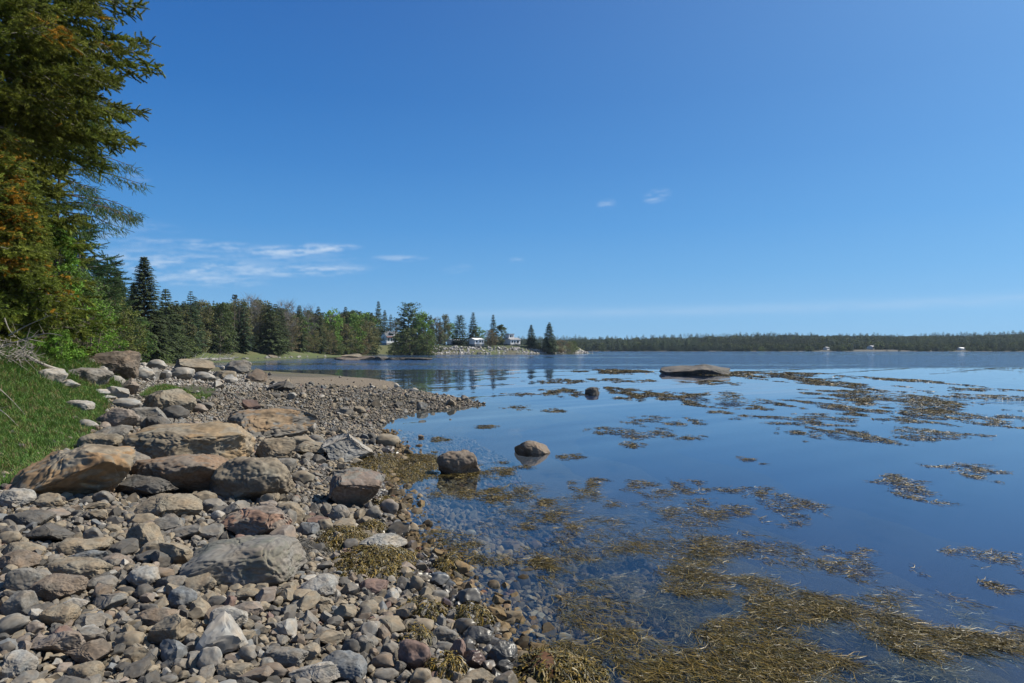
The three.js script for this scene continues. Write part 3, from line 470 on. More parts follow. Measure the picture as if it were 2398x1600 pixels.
{
  const labelled = {};
  const words = patches.map(([u, v, ru, rv, heap]) => {
    let best = null, b = 1e9; for (const l of weedMarks) { const q = Math.hypot(u - l.u, (v - l.v) * 2.2); if (q < b) { b = q; best = l; } }
    const du = u - best.u, dv = (v - best.v) * 2, side = Math.abs(du) > Math.abs(dv) ? (du > 0 ? 'seaward of' : 'inshore of') : dv > 0 ? 'in front of' : 'beyond';
    const form = rv < 6 ? 'thin streak' : ru > 70 ? 'broad mat' : ru < 35 ? 'little tuft' : 'loose patch', tone = heap > 0.03 ? 'heaped' : heap > 0.01 ? 'brown' : 'sparse';
    let w = tone + ' ' + form + ' of rockweed ' + (b > 330 ? 'far ' : b > 160 ? 'well ' : 'close ') + side + ' the ' + best.short;
    if (labelled[w]) { const turn = ['second', 'third', 'fourth', 'fifth', 'sixth'][labelled[w]++ - 1]; w = w.replace('rockweed', 'rockweed, ' + turn + ' one'); } else labelled[w] = 1;
    return w;
  });
  patches.forEach(([u, v, ru, rv, heap], i) => {
    const r = rng(3000 + i), d = EYE * FOC / (v - HOR), [cx, cz] = at(u, d), a = ru * d / FOC, b = rv * d * d / (EYE * FOC), px = d / 683, R = new Ribbons();
    const len = Math.max(0.17, px * 6), w = Math.max(0.0055, px * 0.5), n = clamp(Math.round(a * b * 3.1 / (len * w) * (d > 14 ? 0.42 : 0.6)), 130, 2000);
    for (let k = 0, made = 0; k < n * 5 && made < n; k++) {
      const ang = r() * 6.283, q = Math.sqrt(r()) * 1.5, dx = Math.cos(ang) * q * a, dz = Math.sin(ang) * q * b, ragged = fbm(dx * 3.0 / Math.max(0.5, a) + i * 7, i, dz * 2.2 / Math.max(0.5, b), 4);
      if (0.85 - 0.75 * q + 2.4 * ragged < 0.36 + 0.4 * r()) continue;
      made++;
      floating(R, r, dx, dz, len * (0.5 + r()), w * (0.7 + 0.7 * r()), 0.004 + 0.01 * r(), heap * 1.6 * Math.max(0, 1 - q * 1.1) * (0.4 + r()) + px * 0.25 * r(), 0.5);
    }
    const o = obj('seaweed_patch', R.build(), weedMaterial); o.position.set(cx, 0, cz);
    tag(o, words[i], 'seaweed', 'floating patches of rockweed');
  });
}
{   // the wide bed of trailing fronds in the near water
  const beds = [[1480, 1400, 240, 85, 1], [1720, 1480, 270, 105, 1], [2040, 1490, 270, 105, 1], [1340, 1560, 190, 60, 1.8], [1890, 1395, 190, 60, 0.8], [2170, 1430, 130, 60, 0.9], [1520, 1545, 270, 80, 1.3], [1850, 1575, 360, 60, 1.2], [2270, 1560, 170, 60, 1], [1560, 1310, 190, 45, 0.7], [1400, 1320, 160, 40, 0.7], [1250, 1200, 200, 55, 0.30], [1500, 1230, 240, 60, 0.38], [1130, 1150, 130, 45, 0.28], [1780, 1300, 160, 50, 0.45], [1330, 1285, 160, 35, 0.5], [1290, 1470, 70, 60, 0.35], [2180, 1500, 220, 70, 0.8], [2230, 1600, 240, 70, 1.6], [2320, 1500, 130, 70, 1.2], [2100, 1480, 260, 90, 1.0], [1700, 1400, 280, 80, 0.8], [1950, 1560, 300, 60, 1.2]];
  const R = new Ribbons(), r = rng(515);
  const clear = [[1190, 1420, 105, 85], [1030, 1205, 110, 38]].map(([u, v, ru, rv]) => { const d = EYE * FOC / (v - HOR); return [...at(u, d), ru * d / FOC, rv * d * d / (EYE * FOC)]; });   // open shallows where the bottom shows
  for (const [u, v, ru, rv, dens] of beds) {
    const d = EYE * FOC / (v - HOR), [cx, cz] = at(u, d), a = ru * d / FOC, b = rv * d * d / (EYE * FOC), n = Math.round(a * b * 3.1 * 1900 * dens);
    for (let k = 0; k < n; k++) {
      const ang = r() * 6.283, q = Math.sqrt(r()) * 1.12, x = cx + Math.cos(ang) * q * a, z = cz + Math.sin(ang) * q * b, clump = fbm(x * 1.9 + 3, 2, z * 1.9, 4);
      const thin = fbm(x * 5 + 1, 7, z * 5, 2);
      if (clump * 1.3 + 0.64 + 1.4 * thin - 0.45 * q * q < r() * 0.85 || z > -3.4 || nearS(x, z) > -0.15) continue;
      if (clear.some(([ex, ez, ea, eb]) => ((x - ex) / ea) ** 2 + ((z - ez) / eb) ** 2 < 0.8 + 0.5 * r())) continue;
      const high = clump > -0.06 && r() < 0.6, y = high ? 0.001 + 0.012 * r() : -0.008 - 0.045 * r();
      floating(R, r, x, z, 0.12 + 0.24 * r(), 0.0028 + 0.003 * r(), y, 0, 0.62 + 0.5 * fbm(x * 0.5, 1, z * 0.5, 2));
    }
  }
  tag(obj('seaweed_bed', R.build(), weedMaterial), 'wide bed of golden brown rockweed trailing in the near shallows', 'seaweed', null, 'stuff');
}
function clumpOf(name, u0, v0, u1, v1, label, seed, opt = {}) {  // rockweed heaped on the stones
  const [x, z, d] = hit((u0 + u1) / 2, (v0 + v1) / 2), a = (u1 - u0) / 2 * d / FOC, b = (v1 - v0) / 2 * d * d / ((EYE - ground(x, z)) * FOC), R = new Ribbons(), r = rng(seed), n = Math.round(clamp(a * b * 3.1 * (opt.density ?? 3800), 260, opt.most ?? 4600));
  for (let k = 0; k < n; k++) {
    const ang = r() * 6.283, q = Math.sqrt(r()) * 1.1, dx = Math.cos(ang) * q * a, dz = Math.sin(ang) * q * b;
    if (1 - q + 1.5 * fbm((x + dx) * 3, seed, (z + dz) * 3, 3) < 0.12 - (opt.loose ?? 0.18)) continue;
    let y = Math.max(0, ground(x + dx, z + dz)) + (opt.high ?? 0.13) * Math.max(0.15, 1 - q * q) * (0.45 + 0.65 * r());
    const o = new THREE.Vector3(dx, y, dz), out = Math.atan2(dz, dx) + (r() - 0.5) * 3, len = (opt.len ?? 0.07) * (0.6 + 0.8 * r()), pts = [o.clone()], col = opt.tone ? opt.tone(r) : weedTone(r);
    for (let i = 1; i < 4; i++) pts.push(new THREE.Vector3(dx + Math.cos(out + i * 0.2) * len * i / 3, y + len * (0.35 * i / 3 - 0.9 * (i / 3) ** 2), dz + Math.sin(out + i * 0.2) * len * i / 3));
    R.frond(pts, (opt.w ?? 0.009) * (0.7 + 0.6 * r()), col, r);
    if (!opt.plain && r() < 0.55) R.bead(pts[2 + (r() < 0.5 ? 1 : 0)], 0.006 + 0.006 * r(), col.map((c) => c * 1.35));
  }
  const m = obj(name, R.build(), opt.material ?? weedMaterial); m.position.set(x, 0, z); tag(m, label, 'seaweed', 'rockweed clumps on the stones');
}
const z7 = (x0, y0, x1, y1) => [750 + x0 / 2.614, 1000 + y0 / 2.614, 750 + x1 / 2.614, 1000 + y1 / 2.614], z6 = (x0, y0, x1, y1) => [x0 / 2.9375, 1150 + y0 / 2.9375, x1 / 2.9375, 1150 + y1 / 2.9375];
[
  [z7(60, 690, 640, 970), 'large olive rockweed clump in front of the smooth pale slab', {}], [z7(-80, 610, 340, 800), 'olive rockweed clump beside the dried weed tangle', {}], [z7(690, 820, 850, 925), 'small rockweed tuft at the edge of the clear shallows', {}],
  [z7(470, 1085, 800, 1220), 'rockweed clump on cobbles above the shiny wet stone', {}], [z7(790, 1130, 1065, 1265), 'golden rockweed clump bulging over the water edge', { high: 0.14 }], [z7(465, 1255, 695, 1430), 'rockweed clump beside the red-brown cobble', {}],
  [z7(650, 1455, 895, 1580), 'rockweed clump between cobbles at the bottom edge', {}], [z7(1080, 1375, 1720, 1640), 'thick golden rockweed mound beside the dark wet boulder', { high: 0.10, density: 4200, most: 6500, loose: 0.3 }], [z7(345, 435, 425, 535), 'small rockweed strip under the grey water-edge block', {}],
  [z6(1840, 670, 2020, 810), 'small rockweed tuft under the long grey boulder', { high: 0.05 }], [z7(225, 600, 410, 690), 'rockweed strip along the water behind the smooth pale slab', {}], [z7(150, 130, 480, 400), 'wet rockweed mat draped below the pale angular boulder', { density: 2000, len: 0.12 }], [z7(420, 140, 740, 330), 'rockweed mat between the shore and the shallow-water boulder', { density: 1900, len: 0.12, high: 0.06 }],
].forEach(([b, label, opt], i) => clumpOf('rockweed_clump', ...b, label, 700 + i, opt));
clumpOf('dried_weed_tangle', ...z6(1760, 330, 2240, 560), 'tangle of dark dried weed behind the long grey boulder', 801, { plain: true, w: 0.006, len: 0.2, high: 0.09, density: 3400, tone: (r) => { const k = 0.5 + r(); return [0.055 * k, 0.05 * k, 0.042 * k]; }, material: lit([1, 1, 1], 0.8, { vertexColors: true }) });

// ---------------------------------------------------------------- grass
{
  const r = rng(88), blade = (n, spread, seed) => {
    const q = rng(seed), p = [], c = [];
    for (let i = 0; i < n; i++) {
      const a = q() * 6.283, x = Math.cos(q() * 6.283) * spread * q(), z = Math.sin(q() * 6.283) * spread * q(), h = 0.5 + 0.5 * q(), lean = 0.15 + 0.5 * q(), w = 0.022 + 0.016 * q(), sx = Math.cos(a + 1.57) * w, sz = Math.sin(a + 1.57) * w, k = 0.7 + 0.6 * q();
      let pl = [x - sx, 0, z - sz], pr = [x + sx, 0, z + sz];
      for (const t of [0.45, 0.8]) { const bx = x + Math.cos(a) * lean * t * t, bz = z + Math.sin(a) * lean * t * t, y = h * t * (1 - 0.15 * lean * t), f = 1 - t * 0.55, nl = [bx - sx * f, y, bz - sz * f], nr = [bx + sx * f, y, bz + sz * f]; p.push(...pl, ...pr, ...nl, ...pr, ...nr, ...nl); pl = nl; pr = nr; }
      p.push(...pl, ...pr, x + Math.cos(a) * lean, h * (1 - 0.2 * lean), z + Math.sin(a) * lean);
      for (let j = 0; j < 15; j++) c.push(k, k, k * 0.9);
    }
    const g = new THREE.BufferGeometry(); g.setAttribute('position', new THREE.Float32BufferAttribute(p, 3)); g.setAttribute('color', new THREE.Float32BufferAttribute(c, 3)); return g;
  };
  const mat = lit([1, 1, 1], 0.75, { vertexColors: true, transmission: 0.4, specularIntensity: 0.4 });
  const lots = [[], [], []];
  const low = grassBank.concat(grassPatch), clear = stones.filter((s) => s.w > 0.25);
  const place = (x, z) => {
    const d = Math.hypot(x, z); if (Math.abs(x) > -z * 0.80 + 0.5 || z > -4) return;
    if (!onGrass(x, z)) return;
    for (const s of clear) if (Math.hypot(x - s.x, z - s.z) < 0.4 * Math.max(s.w, s.depth)) return;
    const n = fbm(x * 0.35, 3, z * 0.35, 3), bare = fbm(x * 1.1 + 9, 3, z * 1.1, 3), flat = smooth(6.2, 8.6, nearS(x, z)) * (z > -22 ? 1 : 0.7), patch = inPoly(grassPatch, x, z);
    if (bare > 0.24 && r() < 0.75) return;
    const h = (patch ? 0.10 : lerp(0.11, 0.30, clamp(flat + n * 0.6, 0, 1))) * (0.7 + 0.6 * r()) * (1 + d * 0.006);
    const t = r(), k = 0.8 + 0.5 * r();
    lots[Math.floor(r() * 3)].push({ x, y: ground(x, z) - 0.01, z, h, s: h * (0.8 + 0.5 * r()) * (1 + d * 0.015), turn: r() * 6.28, c: t < 0.66 ? [0.085 * k, 0.175 * k, 0.032 * k] : t < 0.85 ? [0.140 * k, 0.195 * k, 0.038 * k] : [0.26 * k, 0.21 * k, 0.11 * k] });
  };
  for (let i = 0; i < 60000; i++) place(lerp(-13, -3, r()), lerp(-20, -6, r()));
  for (let i = 0; i < 26000; i++) place(lerp(-60, -6, r()), lerp(-85, -16, r()));
  const g = base('grass', 0, 0, 0); tag(g, 'lush green shore grass covering the bank', 'grass', null, 'stuff');
  lots.forEach((l, i) => copies('grass_tuft', blade(16, 0.55, 50 + i), mat, l, g, (s, q, c) => { q.position.set(s.x, s.y, s.z); q.rotation.set(0, s.turn, 0); q.scale.set(s.s, s.h, s.s); c.setRGB(...s.c); }));
}

// ---------------------------------------------------------------- trees
class Tris {
  constructor() { this.p = []; this.c = []; }
  tri(ax, ay, az, bx, by, bz, cx, cy, cz, r, g, b) { this.p.push(ax, ay, az, bx, by, bz, cx, cy, cz); this.c.push(r, g, b, r, g, b, r, g, b); }
  limb(a, b, ra, rb, n, col) {                                   // tapered limb
    const d = b.clone().sub(a).normalize(), s = new THREE.Vector3(Math.abs(d.y) > 0.9 ? 1 : 0, Math.abs(d.y) > 0.9 ? 0 : 1, 0).cross(d).normalize(), t = d.clone().cross(s);
    for (let i = 0; i < n; i++) {
      const q = (k, o, rr) => { const w = 2 * Math.PI * k / n; return o.clone().addScaledVector(s, Math.cos(w) * rr).addScaledVector(t, Math.sin(w) * rr); }, A = q(i, a, ra), B = q(i + 1, a, ra), C = q(i, b, rb), D = q(i + 1, b, rb);
      this.tri(A.x, A.y, A.z, B.x, B.y, B.z, C.x, C.y, C.z, ...col); this.tri(B.x, B.y, B.z, D.x, D.y, D.z, C.x, C.y, C.z, ...col);
    }
  }
  build() { const g = new THREE.BufferGeometry(); g.setAttribute('position', new THREE.Float32BufferAttribute(this.p, 3)); g.setAttribute('color', new THREE.Float32BufferAttribute(this.c, 3)); return g; }
}
const V = (x, y, z) => new THREE.Vector3(x, y, z);
const leafMaterial = lit([1, 1, 1], 0.8, { vertexColors: true, transmission: 0.42, specularIntensity: 0.25, name: 'foliage' });
const needleMaterial = lit([1, 1, 1], 0.8, { vertexColors: true, transmission: 0.34, specularIntensity: 0.2, name: 'needles' });
const barkMaterial = lit([1, 1, 1], 0.95, { vertexColors: true, name: 'bark' });
const BARK = [0.085, 0.068, 0.055], GREYBARK = [0.17, 0.155, 0.14];
// a conifer of height 1 and reach `wide`, built of drooping sprays
function coniferShape(seed, { wide = 0.22, from = 0.06, whorls = 26, arms = 7, steps = 6, spray = 0.05, droop = 0.25, tone = [0.030, 0.052, 0.018], ragged = 0.5, curve = 0.95, bare = 0 }) {
  const r = rng(seed), crown = new Tris(), wood = new Tris();
  wood.limb(V(0, -0.03, 0), V(0, 0.6, 0), 0.018, 0.009, 7, BARK); wood.limb(V(0, 0.6, 0), V(0, 0.985, 0), 0.009, 0.0015, 5, BARK);
  for (let i = 0; i < whorls; i++) {
    const h = from + (0.985 - from) * (i + 0.4 * r()) / whorls, k = (h - from) / (1 - from), reach = wide * Math.pow(1 - k, curve) * (0.55 + 0.5 * smooth(0, 0.18, k)) + 0.008;
    for (let j = 0; j < arms; j++) {
      if (r() < bare * (1 - k)) continue;
      const a = (j + r()) / arms * 6.283, L = reach * (1 - ragged * 0.5 + ragged * r()), cx = Math.cos(a), cz = Math.sin(a), up = lerp(-0.1, 0.75, k) * L, g = 0.65 + 0.7 * r(), n = Math.max(2, Math.round(steps * (0.35 + 0.65 * L / wide)));
      if (r() < 0.5) wood.limb(V(0, h, 0), V(cx * L * 0.9, h + up * 0.8 - droop * L * 0.7, cz * L * 0.9), 0.003, 0.0008, 3, GREYBARK);
      for (let s = 1; s <= n; s++) {
        const t = 0.2 + 0.8 * s / n, x = cx * L * t, z = cz * L * t, y = h + up * t - droop * L * t * t;
        for (const side of [-1, 1, r() < 0.5 ? 0 : 2]) {
          if (side === 2) continue;
          const b = a + side * (0.75 + 0.5 * r()), l = (0.42 + 0.58 * (1 - k)) * spray * (0.6 + 0.7 * r()) * (side ? 1.15 - 0.45 * t : 1.1), w = l * 0.30, tx = x + Math.cos(b) * l, tz = z + Math.sin(b) * l, ty = y - l * (0.15 + 0.55 * r()), ox = -Math.sin(b) * w, oz = Math.cos(b) * w, q = g * (0.75 + 0.5 * r());
          crown.tri(x - ox, y, z - oz, x + ox, y + w * (r() - 0.5), z + oz, tx, ty, tz, tone[0] * q, tone[1] * q, tone[2] * q);
        }
      }
    }
  }
  return [crown.build(), wood.build()];
}
// a broad-leaved tree or shrub of height 1
function leafyShape(seed, { wide = 0.4, from = 0.2, clumps = 60, leaves = 36, leaf = 0.03, clump = 0.1, tone = [0.07, 0.11, 0.025], twigs = 0, stems = 1, twigTone = [0.12, 0.10, 0.08], top = 1 }) {
  const r = rng(seed), crown = new Tris(), wood = new Tris(), tips = [];
  const stemTops = []; for (let i = 0; i < stems; i++) { const a = r() * 6.283, q = stems > 1 ? wide * 0.45 * r() : 0; stemTops.push([V(Math.cos(a) * q * 0.3, -0.04, Math.sin(a) * q * 0.3), V(Math.cos(a) * q, 0.55 + 0.25 * r(), Math.sin(a) * q)]); }
  for (const [a, b] of stemTops) wood.limb(a, b, (stems > 1 ? 0.012 : 0.022), 0.006, 6, twigTone);
  for (let i = 0; i < clumps; i++) {
    const a = r() * 6.283, k = r(), q = Math.pow(r(), 0.42), y = from + (1 - from) * k, bulge = Math.pow(Math.sin(Math.PI * clamp(0.12 + 0.80 * k, 0, 1)), 0.75), R = wide * bulge * (0.8 + 0.35 * fbm(Math.cos(a) * 2, k * 3, Math.sin(a) * 2 + seed, 2));
    const c = V(Math.cos(a) * R * q, y * top, Math.sin(a) * R * q), [s0, s1] = stemTops[i % stems], g = 0.7 + 0.6 * r();
    tips.push(c);
    const from_ = s0.clone().lerp(s1, clamp((c.y - 0.12) / Math.max(0.1, s1.y), 0.1, 0.98)); wood.limb(from_, c, 0.0045, 0.001, 3, twigTone);
    for (let j = 0; j < twigs; j++) { const e = c.clone().add(V((r() - 0.5) * clump * 2.2, (r() - 0.2) * clump * 1.8, (r() - 0.5) * clump * 2.2)); wood.limb(c, e, 0.0022, 0.0007, 3, twigTone); }
    for (let j = 0; j < leaves; j++) {
      const o = V((r() + r() - 1) * clump, (r() + r() - 1) * clump * 0.75, (r() + r() - 1) * clump).add(c), e = V(r() - 0.5, r() - 0.5, r() - 0.5).normalize().multiplyScalar(leaf * (0.6 + 0.6 * r())), f = V(r() - 0.5, r() - 0.5, r() - 0.5).cross(e).normalize().multiplyScalar(leaf * 0.42), m = g * (0.7 + 0.6 * r()), h = 0.9 + 0.25 * r();
      const col = [tone[0] * m * h, tone[1] * m, tone[2] * m];
      crown.tri(o.x - e.x, o.y - e.y, o.z - e.z, o.x + f.x, o.y + f.y, o.z + f.z, o.x + e.x, o.y + e.y, o.z + e.z, ...col);
      crown.tri(o.x - e.x, o.y - e.y, o.z - e.z, o.x + e.x, o.y + e.y, o.z + e.z, o.x - f.x, o.y - f.y, o.z - f.z, ...col);
    }
  }
  return [crown.build(), wood.build()];
}
const KIND = {};
const needle = (name, variants, opt) => { KIND[name] = variants.map((s) => [...coniferShape(s, opt), needleMaterial]); };
const leafy = (name, variants, opt) => { KIND[name] = variants.map((s) => [...leafyShape(s, opt), leafMaterial]); };
needle('far spruce', [1, 2, 3, 4], { wide: 0.21, whorls: 28, arms: 9, steps: 6, spray: 0.08, ragged: 0.85, tone: [0.052, 0.074, 0.025] });
needle('slim spruce', [5, 6, 7], { wide: 0.15, whorls: 28, arms: 8, steps: 5, spray: 0.07, ragged: 0.8, tone: [0.044, 0.075, 0.032] });
needle('fine spruce', [8, 9], { wide: 0.25, whorls: 56, arms: 11, steps: 13, spray: 0.045, tone: [0.050, 0.070, 0.025], ragged: 0.65 });
needle('lone spruce', [11, 12], { wide: 0.25, from: 0.08, whorls: 27, arms: 9, steps: 6, spray: 0.10, tone: [0.042, 0.074, 0.035], ragged: 0.6 });
needle('pine', [14, 15], { wide: 0.30, from: 0.22, whorls: 20, arms: 9, steps: 6, spray: 0.10, tone: [0.049, 0.088, 0.032], ragged: 0.9, curve: 0.42, droop: 0.1 });
needle('round pine', [16], { wide: 0.26, from: 0.03, whorls: 22, arms: 10, steps: 6, spray: 0.09, tone: [0.038, 0.067, 0.028], ragged: 0.6, curve: 0.45, droop: 0.1 });
needle('young spruce', [18], { wide: 0.26, from: 0.01, whorls: 24, arms: 8, steps: 6, spray: 0.06, tone: [0.131, 0.184, 0.052] });
leafy('budding tree', [21, 22, 23], { wide: 0.34, from: 0.12, clumps: 90, leaves: 22, leaf: 0.024, clump: 0.085, tone: [0.149, 0.149, 0.052], twigs: 4 });
leafy('brown tree', [24, 25], { wide: 0.36, from: 0.08, clumps: 90, leaves: 20, leaf: 0.022, clump: 0.085, tone: [0.154, 0.130, 0.063], twigs: 5 });
leafy('green tree', [26, 27], { wide: 0.36, from: 0.12, clumps: 80, leaves: 32, leaf: 0.028, clump: 0.09, tone: [0.131, 0.228, 0.038] });
leafy('dark tree', [28, 29], { wide: 0.38, from: 0.05, clumps: 80, leaves: 32, leaf: 0.028, clump: 0.09, tone: [0.079, 0.108, 0.035] });
leafy('round bush', [31, 32], { wide: 0.62, from: 0.02, clumps: 80, leaves: 30, leaf: 0.04, clump: 0.13, tone: [0.105, 0.137, 0.042], stems: 5 });
leafy('brown bush', [33], { wide: 0.66, from: 0.02, clumps: 80, leaves: 24, leaf: 0.035, clump: 0.13, tone: [0.184, 0.149, 0.079], stems: 5, twigs: 3 });
leafy('pale bush', [34], { wide: 0.55, from: 0.05, clumps: 60, leaves: 20, leaf: 0.045, clump: 0.14, tone: [0.20, 0.22, 0.10], stems: 5, twigs: 4 });
leafy('bare tree', [36, 37], { wide: 0.3, from: 0.35, clumps: 60, leaves: 2, leaf: 0.014, clump: 0.12, tone: [0.175, 0.158, 0.088], twigs: 9, twigTone: [0.15, 0.135, 0.115] });
function plantTree(kind, u, d, top, label, opt = {}) {           // bearing in the picture, metres away, picture height of its top
  const [x, z] = at(u, d), y = ground(x, z), list = KIND[kind], pick = opt.pick ?? (taken['pick' + kind] = (taken['pick' + kind] ?? -1) + 1), [crown, wood, mat] = list[pick % list.length];
  const h = (HOR - top) / FOC * d + EYE - y, name = opt.name ?? (/spruce/.test(kind) ? 'spruce_tree' : /pine/.test(kind) ? 'pine_tree' : /bush/.test(kind) ? 'shrub' : 'leafy_tree');
  const t = base(name, x, y - 0.05, z, pick * 2.4), w = h * (opt.wide ?? 1);
  const c = obj('crown', crown, mat, t), b = obj('trunk', wood, barkMaterial, t);
  for (const m of [c, b]) m.scale.set(w, h, w);
  tag(t, label, /bush/.test(kind) ? 'shrub' : 'tree', opt.group ?? 'trees round the cove');
  return t;
}
// the wood round the head of the cove: the trees of its skyline, then the lower front rows
const skyline = [
  ['fine spruce', 276, 62, 628, 'dark spruce inland of the tall broad spruce', 0.8], ['fine spruce', 337, 66, 596, 'tall broad dark spruce towering over the cove wood', 1.0], ['fine spruce', 312, 70, 660, 'dark spruce crowding behind the tall broad spruce', 0.9], ['far spruce', 388, 86, 671, 'pointed spruce just seaward of the tall broad spruce', 1.0],
  ['far spruce', 412, 105, 700, 'small-topped spruce beside the pointed spruce', 1], ['far spruce', 430, 118, 702, 'dark spruce between the pointed spruce and the narrow spire', 1], ['slim spruce', 446, 120, 678, 'narrow spire-like spruce rising above the cove wood', 1], ['slim spruce', 457, 124, 690, 'second slim spire next to the narrow spire', 1],
  ['budding tree', 470, 130, 706, 'olive budding tree behind the slim spires', 1], ['far spruce', 488, 132, 707, 'rounded dark spruce in the low part of the skyline', 1.1], ['slim spruce', 500, 138, 701, 'thin spruce with a tiny tuft at its top', 0.7], ['dark tree', 515, 134, 712, 'dull dark tree between the thin spruces', 1], ['far spruce', 531, 138, 707, 'dark spruce inland of the dead snag', 1],
  ['budding tree', 560, 148, 704, 'pale budding tree just seaward of the dead snag', 1], ['slim spruce', 571, 146, 698, 'slim dark spruce beside the pale budding tree', 1], ['bare tree', 587, 156, 699, 'bare twiggy tree on the skyline', 1], ['budding tree', 610, 160, 704, 'yellowish budding tree on the highest part of the cove skyline', 1.1], ['far spruce', 632, 158, 706, 'broad dark spruce beside the yellowish tree', 1.2], ['far spruce', 645, 162, 709, 'dark spruce behind the broad dark one', 1],
  ['bare tree', 666, 172, 711, 'second bare twiggy tree, with a fan of twigs', 1.1], ['far spruce', 659, 170, 724, 'squat dark spruce under the fan of bare twigs', 1.1], ['brown tree', 683, 182, 730, 'brownish tree seaward of the fan of bare twigs', 1], ['far spruce', 701, 190, 712, 'lone-topped spruce above the brown trees', 0.9], ['bare tree', 722, 200, 722, 'thin bare tree between two pointed spruces', 0.8], ['far spruce', 745, 205, 715, 'pointed spruce over the brown budding trees', 0.9],
  ['green tree', 773, 215, 727, 'bright green tree on the cove skyline', 1], ['slim spruce', 795, 222, 726, 'small dark spire beside the bright green tree', 1], ['far spruce', 809, 226, 716, 'tall spruce between two bright green trees', 0.8], ['green tree', 826, 228, 734, 'second bright green tree, nearer the tall house spruce', 1], ['slim spruce', 842, 235, 728, 'slim spruce past the second bright green tree', 1], ['slim spruce', 857, 240, 733, 'small slim spruce near the pink-trimmed house', 1], ['far spruce', 870, 246, 730, 'dark spruce beside the tall house spruce', 0.9],
  ['far spruce', 886, 300, 703, 'tall layered spruce beside the pink-trimmed house', 0.7], ['far spruce', 901, 312, 724, 'shorter spruce next to the tall house spruce', 0.85], ['slim spruce', 915, 315, 734, 'small spruce above the pink-trimmed house roof', 1], ['brown tree', 928, 310, 748, 'brown budding tree behind the pink-trimmed house', 1.1],
  ['pine', 957, 262, 710, 'big round-topped pine seaward of the pink-trimmed house', 0.95], ['dark tree', 985, 258, 738, 'dark leafy tree under the big pine', 1.1], ['green tree', 992, 256, 732, 'yellow-green tree against the big pine', 0.8], ['far spruce', 1009, 290, 736, 'reddish-dark spruce behind the yellow-green tree', 0.8], ['brown tree', 1022, 300, 745, 'brown tree between the point spruces', 1], ['slim spruce', 1030, 302, 743, 'slim dark spruce near the airy tree', 1], ['budding tree', 1041, 310, 738, 'airy see-through tree on the point', 0.8],
  ['green tree', 1052, 315, 757, 'bright green tree beside the round dark pine', 1.3], ['round pine', 1077, 298, 738, 'round dark pine between the low white houses', 1.05], ['far spruce', 1108, 300, 730, 'pointed spruce rising behind the low white house', 0.95], ['green tree', 1122, 318, 766, 'green tree behind the low white house', 1.3], ['far spruce', 1155, 304, 735, 'pointed spruce behind the brown round bush', 0.85], ['dark tree', 1174, 306, 762, 'olive leafy tree inland of the two-storey white house', 1.2],
  ['lone spruce', 1244, 300, 759, 'smaller of the two lone spruces on the point', 1], ['lone spruce', 1286, 300, 753, 'larger of the two lone spruces on the point', 1],
];
for (const [kind, u, d, top, label, wide] of skyline) plantTree(kind, u, d, top, label, { wide, group: u > 920 ? 'trees on the point' : 'skyline trees of the cove wood' });
